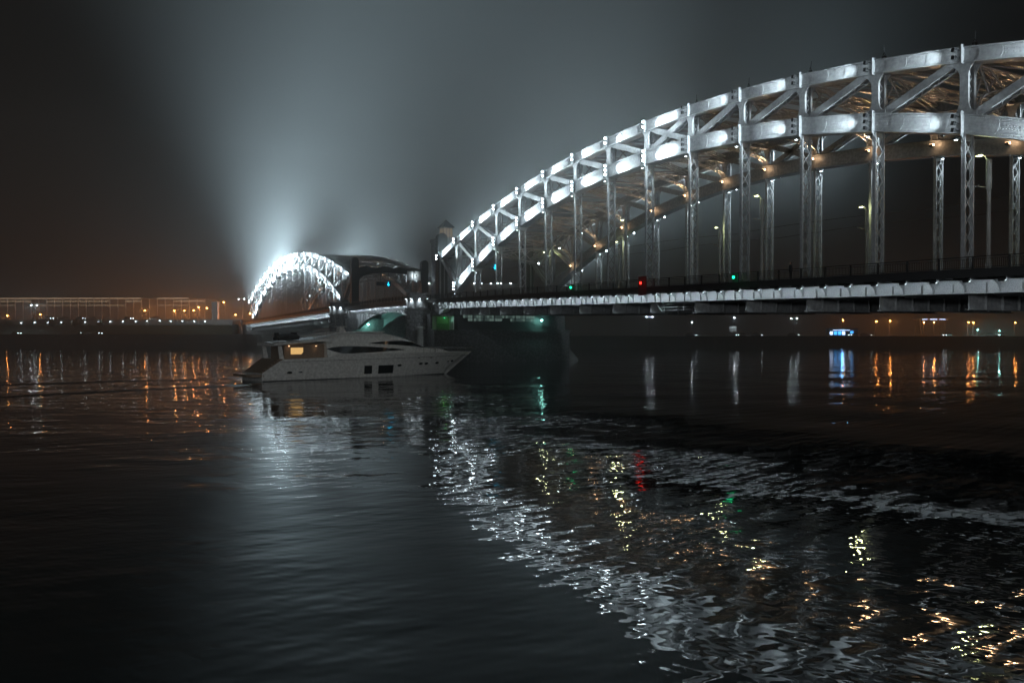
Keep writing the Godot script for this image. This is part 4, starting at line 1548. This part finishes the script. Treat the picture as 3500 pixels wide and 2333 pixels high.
	lk.prism(Vector3(0, 0, -0.8), Vector3(1, 0, 0), Vector3.UP, Vector3(0, 0, 1.6), PackedVector2Array([Vector2(24.3, 2.6), Vector2(27.0, 2.6), Vector2(26.6, 2.95), Vector2(25.2, 3.32), Vector2(24.4, 3.40)]))
	part(lk, "foredeck_locker", M.gelcoat, root)
	var fit := MB.new()
	for u in [4.9, 9.2, 20.3, 22.4]:
		strip(fit, u, u + 0.35, func(_u): return 2.30, func(_u): return 2.24, hull_half, 1.0, 3, 0.05)
	strip(fit, 4.15, 4.6, func(_u): return 1.04, func(_u): return 0.90, hull_half, 1.0, 3, 0.04)
	part(fit, "fitting", M.chrome, root)

# ---------------------------------------------------------------- person on the footway
func build_person() -> void:
	var dd := deck(88.6)
	var o := thing("person", "person in dark clothes standing behind the bridge railing", "person", Vector3(88.6, dd, 2.55))
	o.rotation.y = -0.5
	var body_bones := [
		[Vector3(-0.10, 0.05, 0.08), Vector3(-0.10, 0.06, -0.12), 0.05, 0.05], [Vector3(0.12, 0.05, 0.10), Vector3(0.12, 0.06, -0.10), 0.05, 0.05],
		[Vector3(-0.10, 0.08, -0.04), Vector3(-0.10, 0.48, 0.0), 0.055, 0.075], [Vector3(0.12, 0.08, -0.02), Vector3(0.11, 0.48, 0.02), 0.055, 0.075],
		[Vector3(-0.10, 0.48, 0.0), Vector3(-0.09, 0.90, 0.0), 0.08, 0.11], [Vector3(0.11, 0.48, 0.02), Vector3(0.09, 0.90, 0.0), 0.08, 0.11],
		[Vector3(0, 0.92, 0), Vector3(0, 1.18, 0), 0.17, 0.16], [Vector3(0, 1.18, 0), Vector3(0, 1.38, 0), 0.17, 0.15],
		[Vector3(-0.16, 1.40, 0), Vector3(0.16, 1.40, 0), 0.09, 0.09],
		[Vector3(-0.20, 1.40, 0), Vector3(-0.28, 1.12, 0.02), 0.07, 0.055], [Vector3(-0.28, 1.12, 0.02), Vector3(-0.16, 1.02, 0.22), 0.055, 0.04],
		[Vector3(0.20, 1.40, 0), Vector3(0.28, 1.12, 0.02), 0.07, 0.055], [Vector3(0.28, 1.12, 0.02), Vector3(0.16, 1.02, 0.22), 0.055, 0.04]]
	part(sdf_mesh(body_bones, 0.03, 0.05), "clothed_body", M.cloth, o)
	var head_bones := [[Vector3(0, 1.44, 0), Vector3(0, 1.54, 0.01), 0.055, 0.055], [Vector3(0, 1.60, 0.01), Vector3(0, 1.66, 0), 0.085, 0.09], [Vector3(0, 1.60, 0.09), Vector3(0, 1.58, 0.10), 0.018, 0.02], [Vector3(-0.09, 1.61, 0), Vector3(0.09, 1.61, 0), 0.02, 0.02]]
	for s in [-1.0, 1.0]:
		head_bones.append([Vector3(s * 0.155, 1.02, 0.23), Vector3(s * 0.12, 1.01, 0.29), 0.035, 0.032])
		for k in 4:
			head_bones.append([Vector3(s * (0.10 + 0.018 * k), 1.01, 0.29), Vector3(s * (0.085 + 0.018 * k), 0.985, 0.34 - 0.006 * absf(k - 1.5)), 0.009, 0.008])
		head_bones.append([Vector3(s * 0.10, 1.03, 0.26), Vector3(s * 0.07, 1.03, 0.30), 0.010, 0.009])
	part(sdf_mesh(head_bones, 0.012, 0.015), "head_and_hands", M.skin, o)
	var hair := [[Vector3(0, 1.66, -0.03), Vector3(0, 1.70, -0.01), 0.095, 0.085], [Vector3(0, 1.58, -0.05), Vector3(0, 1.66, -0.04), 0.07, 0.085]]
	part(sdf_mesh(hair, 0.015, 0.03), "hair", M.rubber, o)

func sdf_mesh(bones: Array, cell: float, blend: float) -> MB:
	var vals := {}
	for bn in bones:
		var r: float = maxf(bn[2], bn[3]) + cell * 2.5
		var lo: Vector3 = bn[0].min(bn[1]) - Vector3.ONE * r
		var hi: Vector3 = bn[0].max(bn[1]) + Vector3.ONE * r
		for x in range(floori(lo.x / cell), ceili(hi.x / cell) + 1):
			for y in range(floori(lo.y / cell), ceili(hi.y / cell) + 1):
				for z in range(floori(lo.z / cell), ceili(hi.z / cell) + 1):
					vals[Vector3i(x, y, z)] = 0.0
	for key in vals:
		var p := Vector3(key) * cell
		var acc := 0.0
		for bn in bones:
			var ab: Vector3 = bn[1] - bn[0]
			var t: float = clampf((p - bn[0]).dot(ab) / maxf(ab.length_squared(), 1e-9), 0, 1)
			var dist: float = (p - (bn[0] + ab * t)).length() - lerpf(bn[2], bn[3], t)
			acc += exp(-clampf(dist, -1.0, 1.0) / (blend * 0.35))
		vals[key] = -log(maxf(acc, 1e-30)) * blend * 0.35
	var vert := {}
	var norm := {}
	for key in vals:
		var c := []
		var ok := true
		for k in 8:
			var q: Vector3i = key + Vector3i(k & 1, (k >> 1) & 1, k >> 2)
			if not vals.has(q):
				ok = false
				break
			c.append(vals[q])
		if not ok: continue
		var sum := Vector3.ZERO
		var cnt := 0
		for e in [[0, 1], [2, 3], [4, 5], [6, 7], [0, 2], [1, 3], [4, 6], [5, 7], [0, 4], [1, 5], [2, 6], [3, 7]]:
			var a: float = c[e[0]]
			var b: float = c[e[1]]
			if (a < 0.0) != (b < 0.0):
				var t := a / (a - b)
				var pa := Vector3(e[0] & 1, (e[0] >> 1) & 1, e[0] >> 2)
				var pb := Vector3(e[1] & 1, (e[1] >> 1) & 1, e[1] >> 2)
				sum += pa.lerp(pb, t)
				cnt += 1
		if cnt == 0: continue
		vert[key] = (Vector3(key) + sum / cnt) * cell
		norm[key] = Vector3(c[1] + c[3] + c[5] + c[7] - c[0] - c[2] - c[4] - c[6], c[2] + c[3] + c[6] + c[7] - c[0] - c[1] - c[4] - c[5], c[4] + c[5] + c[6] + c[7] - c[0] - c[1] - c[2] - c[3]).normalized()
	var b := MB.new()
	var ax := [Vector3i(1, 0, 0), Vector3i(0, 1, 0), Vector3i(0, 0, 1)]
	for key in vals:
		for a in 3:
			var other: Vector3i = key + ax[a]
			if not vals.has(other) or (vals[key] < 0.0) == (vals[other] < 0.0): continue
			var u: Vector3i = ax[(a + 1) % 3]
			var w: Vector3i = ax[(a + 2) % 3]
			var ids := [key, key - u, key - u - w, key - w]
			var all := true
			for q in ids:
				if not vert.has(q): all = false
			if not all: continue
			for t in [[0, 1, 2], [0, 2, 3]]:
				var p0: Vector3 = vert[ids[t[0]]]
				var p1: Vector3 = vert[ids[t[1]]]
				var p2: Vector3 = vert[ids[t[2]]]
				var out: Vector3 = norm[ids[t[0]]] + norm[ids[t[1]]] + norm[ids[t[2]]]
				var order: Array = t if (p1 - p0).cross(p2 - p0).dot(out) < 0.0 else [t[0], t[2], t[1]]
				for q in order:
					b.v.append(vert[ids[q]])
					b.n.append(norm[ids[q]])
	return b

# ---------------------------------------------------------------- opposite bank
func bank_lamp(called: String, label: String, group: String, x: float, y: float, depth: float, base: float, lens: String, col: Color, e: float, size := 0.28, double := false) -> void:
	var p := at(x, y, depth)
	var o := thing(called, label, "street lamp", Vector3(p.x, base, p.z), group)
	var top := p.y - base
	var b := MB.new()
	b.cyl(Vector3.ZERO, Vector3(0, top + 0.35, 0), 0.11, 0.07, 8)
	var arms := [-1.0, 1.0] if double else [-1.0]
	for s in arms:
		b.tube([Vector3(0, top + 0.35, 0), fwd * -0.5 + rgt * s * (0.6 if double else 0.15) + Vector3(0, top + 0.4, 0), fwd * -0.9 + rgt * s * (1.2 if double else 0.15) + Vector3(0, top + 0.3, 0)], 0.05)
	part(b, "pole", M.iron, o)
	for s in arms:
		var c: Vector3 = fwd * -1.0 + rgt * s * (1.2 if double else 0.15) + Vector3(0, top, 0)
		var hd := MB.new()
		hd.cyl(c + Vector3(0, 0.30, 0), c + Vector3(0, 0.12, 0), 0.12, size * 0.9, 10)
		var h := part(hd, "lamp_head", M.iron, o)
		var l := MB.new()
		l.ball(c, Vector3(size, size * 0.55, size), 10, 6)
		part(l, "lamp_lens", M[lens], h)
		omni(c, col, 4.0 * e / arms.size(), 0.12, o)

func car(where: Vector3, way: Vector3, label: String, group: String) -> void:
	var o := thing("parked_car", label, "car", where, group)
	o.basis = Basis(way, Vector3.UP, way.cross(Vector3.UP))
	var b := MB.new()
	b.prism(Vector3(0, 0, -0.86), Vector3.RIGHT, Vector3.UP, Vector3(0, 0, 1.72), PackedVector2Array([Vector2(-2.2, 0.35), Vector2(2.2, 0.35), Vector2(2.25, 0.75), Vector2(1.1, 0.95), Vector2(-2.0, 1.0), Vector2(-2.25, 0.8)]))
	part(b, "body", M.car_paint, o)
	var c := MB.new()
	c.prism(Vector3(0, 0, -0.72), Vector3.RIGHT, Vector3.UP, Vector3(0, 0, 1.44), PackedVector2Array([Vector2(-1.9, 0.98), Vector2(1.1, 0.95), Vector2(0.3, 1.45), Vector2(-1.2, 1.48)]))
	part(c, "cabin", M.black_glass, o)
	for x in [-1.35, 1.35]:
		for z in [-0.8, 0.8]:
			var w := MB.new()
			w.cyl(Vector3(x, 0.32, z - 0.1), Vector3(x, 0.32, z + 0.1), 0.32, 0.32, 10)
			part(w, "wheel", M.rubber, o)
	for z in [-0.6, 0.6]:
		var l := MB.new()
		l.abox(2.2, 2.27, 0.62, 0.76, z - 0.16, z + 0.16)
		part(l, "headlight", M.car_lens, o)

func build_left_bank_things() -> void:
	# pale retaining wall with small lamps
	var rw := thing("retaining_wall", "long pale retaining wall with a row of small lamps above the grass slope", "wall")
	for k in 20:
		var xa := -900.0 + k * 88.0
		var xb := xa + 88.0
		var da := lerpf(347.5, 342.0, (xa + 900.0) / 1760.0)
		var db := lerpf(347.5, 342.0, (xb + 900.0) / 1760.0)
		var a := ground(xa, da, 0)
		var c := ground(xb - 0.6, db, 0)
		var b := MB.new()
		b.box((a + c) * 0.5 + Vector3(0, 10.1, 0), (c - a) * 0.5, Vector3(0, 1.1, 0), fwd * 0.25)
		b.box((a + c) * 0.5 + Vector3(0, 11.28, 0), (c - a) * 0.5, Vector3(0, 0.08, 0), fwd * 0.35)
		part(b, "wall_panel", M.concrete, rw)
	for s in [[71, 1103], [117, 1102], [163, 1102], [208, 1101], [246, 1101], [290, 1100], [336, 1099], [376, 1099], [419, 1098], [463, 1098], [502, 1097], [545, 1096], [583, 1097], [622, 1097], [663, 1098], [700, 1098]]:
		var dp := lerpf(347.5, 342.0, (s[0] + 900.0) / 1760.0) - 0.45
		var p := at(s[0], s[1], dp)
		var l := MB.new()
		l.box(p, rgt * 0.22, Vector3(0, 0.09, 0), fwd * 0.1)
		part(l, "wall_light", M.small_lens, rw)
	# long building with strings of facade lights
	var bl := thing("long_building", "long dark hall outlined by rows of thin light strips on the opposite bank", "building")
	var d0 := 392.0
	var body := MB.new()
	var pa := ground(-700.0, d0, 11.2)
	var pb := ground(700.0, d0 - 4.0, 11.2)
	body.box((pa + pb) * 0.5 + Vector3(0, 5.4, 0) + fwd * 8.0, (pb - pa) * 0.5, Vector3(0, 5.4, 0), fwd * 7.5)
	part(body, "wall", M.facade, bl)
	var along := (pb - pa).normalized()
	var count := 52
	for k in count + 1:
		var p := pa.lerp(pb, float(k) / count)
		var b := MB.new()
		b.box(p + Vector3(0, 5.4, 0) + fwd * 0.2, along * 0.14, Vector3(0, 5.4, 0), fwd * 0.15)
		part(b, "mullion", M.concrete, bl)
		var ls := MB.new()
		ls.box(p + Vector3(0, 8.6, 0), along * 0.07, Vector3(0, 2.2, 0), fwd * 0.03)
		part(ls, "glow_strip", M.lit_frame_glow, bl)  # glowing bars added so that the frame uprights look floodlit
	for row in [[10.9, 0.13], [9.5, 0.10], [7.6, 0.06]]:
		for k in 26:
			if rng.randf() < (0.12 if row[0] > 9.0 else 0.35): continue
			var p := pa.lerp(pb, (k + 0.03) / 26.0)
			var q := pa.lerp(pb, (k + 0.97) / 26.0)
			var b := MB.new()
			b.box((p + q) * 0.5 + Vector3(0, row[0], 0) - fwd * 0.05, (q - p) * 0.5, Vector3(0, row[1], 0), fwd * 0.06)
			part(b, "glow_strip", M.strip_light, bl)
	# gate pylon
	var py := thing("gate_pylon", "pale square pylon at the end of the long lit hall", "pylon", ground(736.0, 345.0, 11.2))
	var pm := MB.new()
	pm.box(Vector3(0, 3.6, 0), rgt * 1.15, Vector3(0, 3.6, 0), fwd * 1.15)
	part(pm, "shaft", M.concrete, py)
	var pc := MB.new()
	pc.box(Vector3(0, 7.32, 0), rgt * 1.3, Vector3(0, 0.12, 0), fwd * 1.3)
	part(pc, "cap", M.concrete, py)
	# lamps
	var sg := "amber street lamps on the upper road"
	for s in [[30, 1079, 26.0], [142, 1075, 26.0], [500, 1061, 90.0], [600, 1062, 55.0], [634, 1062, 55.0], [665, 1061, 45.0], [682, 1050, 35.0], [711, 1053, 18.0], [768, 1033, 45.0], [808, 1076, 45.0], [858, 1071, 110.0]]:
		bank_lamp("road_lamp", "amber street lamp glowing in the haze on the raised road", sg, s[0], s[1], 356.0, 11.2, "sodium_lens", SODIUM, s[2] * 0.7, 0.2)
	bank_lamp("twin_road_lamp", "twin-armed white street lamp standing alone before the long hall", "", 120, 1043, 352.0, 11.2, "white_lens", COOL, 24.0, 0.2, true)
	bank_lamp("twin_road_lamp", "twin-armed white street lamp between the gate pylon and the distant span", "", 828, 1022, 352.0, 11.2, "white_lens", COOL, 12.0, 0.2, true)
	# cars with lights on
	for s in [[165, 1], [215, -1], [275, 1], [312, -1], [438, 1], [530, -1]]:
		car(ground(s[0], 351.5, 11.21), (rgt * s[1] - fwd * 0.5).normalized(), "dark car with its headlights on, driving along the raised road", "cars on the raised road")
	for s in [[55, 1], [296, -1], [331, 1]]:
		car(ground(s[0], 329.0, 4.92), (rgt * s[1] - fwd * 0.6).normalized(), "dark car with its headlights on at the foot of the grass slope", "cars at the foot of the grass slope")
	# bushes
	var bm := leaf_clump(1.0, 900, 21)
	for s in [[178, 1.7], [256, 1.8], [340, 1.4], [30, 1.6]]:
		var o := thing("round_bush", "dark round bush against the pale retaining wall", "bush", ground(s[0], 341.5, 8.5), "bushes along the retaining wall")
		var c := inst(bm, "crown", M.leaf, o)
		c.scale = Vector3(s[1] * 1.25, s[1], s[1])
		c.position.y = s[1] * 0.8
		var st := MB.new()
		for k in 3:
			st.cyl(Vector3(0, -0.3, 0), Vector3(0.4 * (k - 1), s[1] * 0.9, 0.2 * k), 0.07, 0.03, 6)
		part(st, "stem", M.soil, o)
	# pale abutment block under the end of the distant span
	var ab := thing("bridge_abutment", "stone abutment where the distant arch span meets the bank", "abutment", Vector3(-196.0, 0, 0))
	var am := MB.new()
	am.abox(-6.0, 3.6, -1, 9.2, -24.0, 3.8)
	part(am, "block", M.granite_shaded, ab)
	var wl := MB.new()
	wl.abox(-14.0, 1.5, 9.2, 9.6, -24.4, 4.2)
	wl.abox(-30.0, 1.5, 9.3, 10.7, 3.6, 4.2)
	part(wl, "parapet", M.granite, ab)
	var lb := MB.new()
	lb.abox(1.2, 1.6, 8.4, 8.6, 3.8, 4.1)
	var lo := part(lb, "wall_lamp", M.iron, ab)
	spot(Vector3(1.4, 8.3, 4.3), Vector3(0, -1, -0.12), COOL, 5.0, 50.0, lo)

func leaf_clump(r: float, count: int, sd: int) -> ArrayMesh:
	var g := RandomNumberGenerator.new()
	g.seed = sd
	var b := MB.new()
	for k in count:
		var p := Vector3(g.randfn(), g.randfn(), g.randfn()).normalized() * r * pow(g.randf(), 0.3) * (0.8 + 0.25 * sin(k * 1.7))
		var a := Vector3(g.randfn(), g.randfn(), g.randfn()).normalized() * 0.11
		var c := a.cross(Vector3(g.randfn(), g.randfn(), g.randfn())).normalized() * 0.07
		b.tri(p - a, p + c, p + a, Vector3.UP)
		b.tri(p - a, p - c, p + a, Vector3.UP)
	return b.mesh()

func build_right_bank_things() -> void:
	for s in [[2881, 1094, 26.0], [2994, 1098, 26.0], [3041, 1097, 80.0], [3157, 1101, 22.0], [3191, 1101, 40.0], [3308, 1101, 26.0], [3325, 1102, 34.0], [3468, 1103, 20.0]]:
		bank_lamp("quay_lamp", "amber street lamp on the flat quay seen under the bridge deck", "amber lamps on the flat quay", s[0], s[1], 352.0, 4.1, "sodium_lens", SODIUM, s[2] * 0.4, 0.2)
	for s in [[3340, 1127, 30.0], [3414, 1129, 26.0]]:
		bank_lamp("low_quay_lamp", "low teal-white lamp on the flat quay seen under the bridge deck", "teal-white lamps on the flat quay", s[0], s[1], 350.0, 4.1, "teal_lens", Color(0.7, 1.0, 0.98), s[2] * 0.5, 0.2)
	for s in [[2219, 1083, 3.0], [2365, 1101, 2.0], [2510, 1086, 5.0], [2712, 1088, 6.0]]:
		bank_lamp("white_quay_lamp", "white street lamp on the flat quay seen under the bridge deck", "white lamps on the flat quay", s[0], s[1], 352.0, 4.1, "white_lens", COOL, s[2], 0.2, s[0] == 2712 or s[0] == 2219)
	# glowing blue kiosk
	var ki := thing("quay_kiosk", "small kiosk with glowing blue and white windows on the flat quay", "kiosk", ground(2884.0, 351.0, 4.1))
	var kb := MB.new()
	kb.box(Vector3(0, 1.7, 0) + fwd * 1.6, rgt * 6.2, Vector3(0, 1.7, 0), fwd * 1.5)
	part(kb, "wall", M.facade, ki)
	for k in 6:
		if k == 4: continue
		var w := MB.new()
		w.box(rgt * (-5.2 + k * 1.75) + Vector3(0, 1.5 if k < 4 else 1.35, 0), rgt * 0.62, Vector3(0, 0.72 if k < 4 else 1.0, 0), fwd * 0.08)
		part(w, "window_pane", M.blue_window if k % 3 != 0 else M.panel_light, ki)
	var ks := MB.new()
	ks.box(Vector3(0, 2.75, 0) - rgt * 1.0, rgt * 3.6, Vector3(0, 0.10, 0), fwd * 0.1)
	part(ks, "glow_strip", M.panel_light, ki)
	var kr := MB.new()
	kr.box(Vector3(0, 3.5, 0) + fwd * 1.4, rgt * 6.5, Vector3(0, 0.1, 0), fwd * 1.9)
	part(kr, "roof", M.iron, ki)
	omni(rgt * -1.0 + Vector3(0, 1.8, 0) - fwd * 1.2, Color(0.35, 0.7, 1.0), 14.0, 0.4, ki)
	# roadside board
	var sb := thing("roadside_board", "white roadside board with a dark arrow on a post", "sign", ground(2506.0, 350.0, 4.1))
	var bo := MB.new()
	bo.box(Vector3(0, 3.2, 0), rgt * 1.6, Vector3(0, 1.2, 0), fwd * 0.06)
	part(bo, "board", M.sign_white, sb)
	var po := MB.new()
	po.cyl(Vector3.ZERO, Vector3(0, 2.0, 0), 0.08, 0.08, 8)
	part(po, "post", M.concrete, sb)
	var ar := MB.new()
	ar.prism(Vector3(0, 3.2, 0) - fwd * 0.085, rgt, Vector3.UP, fwd * 0.02, PackedVector2Array([Vector2(-1.3, -0.1), Vector2(0.5, -0.1), Vector2(0.3, -0.5), Vector2(1.2, 0.1), Vector2(0.3, 0.6), Vector2(0.5, 0.25), Vector2(-1.3, 0.25)]))
	part(ar, "arrow", M.dark_paint, sb)
	spot(Vector3(0, 5.2, 0) - fwd * 2.0, Vector3(0, -2.0, 0) + fwd * 2.0, COOL, 5.0, 40.0, sb)
	# filling-station style canopy with bright panels
	var ca := thing("lit_canopy", "flat canopy with three bright blue-white panels behind the quay lamps", "canopy", ground(3192.0, 362.0, 4.1))
	var cm := MB.new()
	cm.box(Vector3(0, 7.6, 0) + fwd * 3.0, rgt * 6.4, Vector3(0, 0.3, 0), fwd * 3.0)
	part(cm, "roof", M.iron, ca)
	for sx in [-5.5, 5.5]:
		for sf in [0.6, 5.2]:
			var c2 := MB.new()
			c2.cyl(rgt * sx + fwd * sf, rgt * sx + fwd * sf + Vector3(0, 7.3, 0), 0.14, 0.14, 8)
			part(c2, "post", M.iron, ca)
	for s in [[-3.9, 1.15], [0.0, 1.55], [3.9, 1.3]]:
		var w := MB.new()
		w.box(rgt * s[0] + Vector3(0, 7.6, 0) - fwd * 0.03, rgt * s[1], Vector3(0, 0.14, 0), fwd * 0.03)
		part(w, "panel_light", M.panel_light, ca)
	for s in [[2363, 1], [2533, -1], [2587, 1], [2712, 1], [2917, -1], [2960, 1], [3240, -1], [3390, 1], [3420, -1]]:
		car(ground(s[0], 348.0, 4.12), (rgt * s[1] - fwd * 0.7).normalized(), "dark car with its headlights on, driving along the flat quay", "cars along the flat quay")
	# tall block far behind the bridge with lamps on its roof edge
	var tb := thing("far_block", "dark block far behind the bridge with a row of small lamps on its roof edge", "building", ground(1610.0, 420.0, 4.1))
	var tm := MB.new()
	tm.box(Vector3(0, 13.4, 0) + fwd * 8.0, rgt * 27.0, Vector3(0, 13.4, 0), fwd * 7.0)
	part(tm, "wall", M.facade, tb)
	for x in [1455, 1467, 1479, 1621, 1645, 1678, 1701, 1712, 1745]:
		var l := MB.new()
		var p := at(x, 968, 420.0) - tb.position
		l.box(p, rgt * 0.22, Vector3(0, 0.16, 0), fwd * 0.12)
		part(l, "roof_lamp", M.white_lens, tb)

# ---------------------------------------------------------------- haze and drifting mist
func mist(called: String, shape: int, where: Vector3, size: Vector3, dens: float, label: String, tilt := 0.0) -> void:
	var f := FogVolume.new()
	f.name = numbered(called)
	f.shape = shape
	f.size = size
	var m := FogMaterial.new()
	m.resource_name = called
	m.albedo = Color(0.93, 0.98, 1.0)
	m.density = dens
	f.material = m
	add_child(f)
	f.position = where
	f.rotation_degrees = Vector3(0, 0, tilt)
	tag(f, label, "mist", called + " over the river", "stuff")

func build_mist() -> void:
	mist("river_haze", RenderingServer.FOG_VOLUME_SHAPE_BOX, Vector3(-170, 64.8, -100), Vector3(490, 130, 760), 0.0023, "night haze lying over the river around the drawbridge and the distant span")

# ---------------------------------------------------------------- lamps of the near embankment, behind the viewer; they light the side of the yacht
func build_near_embankment() -> void:
	var b := MB.new()
	var q0 := EYE - fwd * 3.0 - rgt * 70.0
	var q1 := EYE - fwd * 3.0 + rgt * 60.0
	q0.y = 0.0
	q1.y = 0.0
	b.face(q0 - Vector3(0, 0.5, 0), q1 - Vector3(0, 0.5, 0), q1 + Vector3(0, 3.6, 0), q0 + Vector3(0, 3.6, 0), fwd)
	b.face(q0 + Vector3(0, 3.6, 0), q1 + Vector3(0, 3.6, 0), q1 + Vector3(0, 3.6, 0) - fwd * 30.0, q0 + Vector3(0, 3.6, 0) - fwd * 30.0, Vector3.UP)
	tag(part(b, "near_embankment", M.granite), "granite embankment with street lamps facing the bridge", "embankment", "", "structure")
	for k in 4:
		var p := EYE - fwd * 9.0 + rgt * (-48.0 + 26.0 * k)
		p.y = 3.6
		var o := thing("embankment_lamp", "white street lamp on the granite embankment facing the yacht", "street lamp", p, "street lamps on the near embankment")
		var m := MB.new()
		m.cyl(Vector3.ZERO, Vector3(0, 8.4, 0), 0.12, 0.08, 8)
		m.tube([Vector3(0, 8.3, 0), fwd * 0.8 + Vector3(0, 8.8, 0), fwd * 1.6 + Vector3(0, 8.8, 0)], 0.05)
		part(m, "pole", M.iron, o)
		var h := MB.new()
		h.box(fwd * 1.8 + Vector3(0, 8.82, 0), fwd * 0.4, Vector3(0, 0.07, 0), rgt * 0.16)
		var hd := part(h, "lamp_head", M.iron, o)
		var l := MB.new()
		l.ball(fwd * 1.8 + Vector3(0, 8.70, 0), Vector3(0.2, 0.08, 0.2), 10, 4)
		part(l, "lamp_lens", M.street_lens, hd)
		omni(fwd * 1.8 + Vector3(0, 8.5, 0), Color(0.97, 0.99, 1.0), 290.0, 0.2, o)
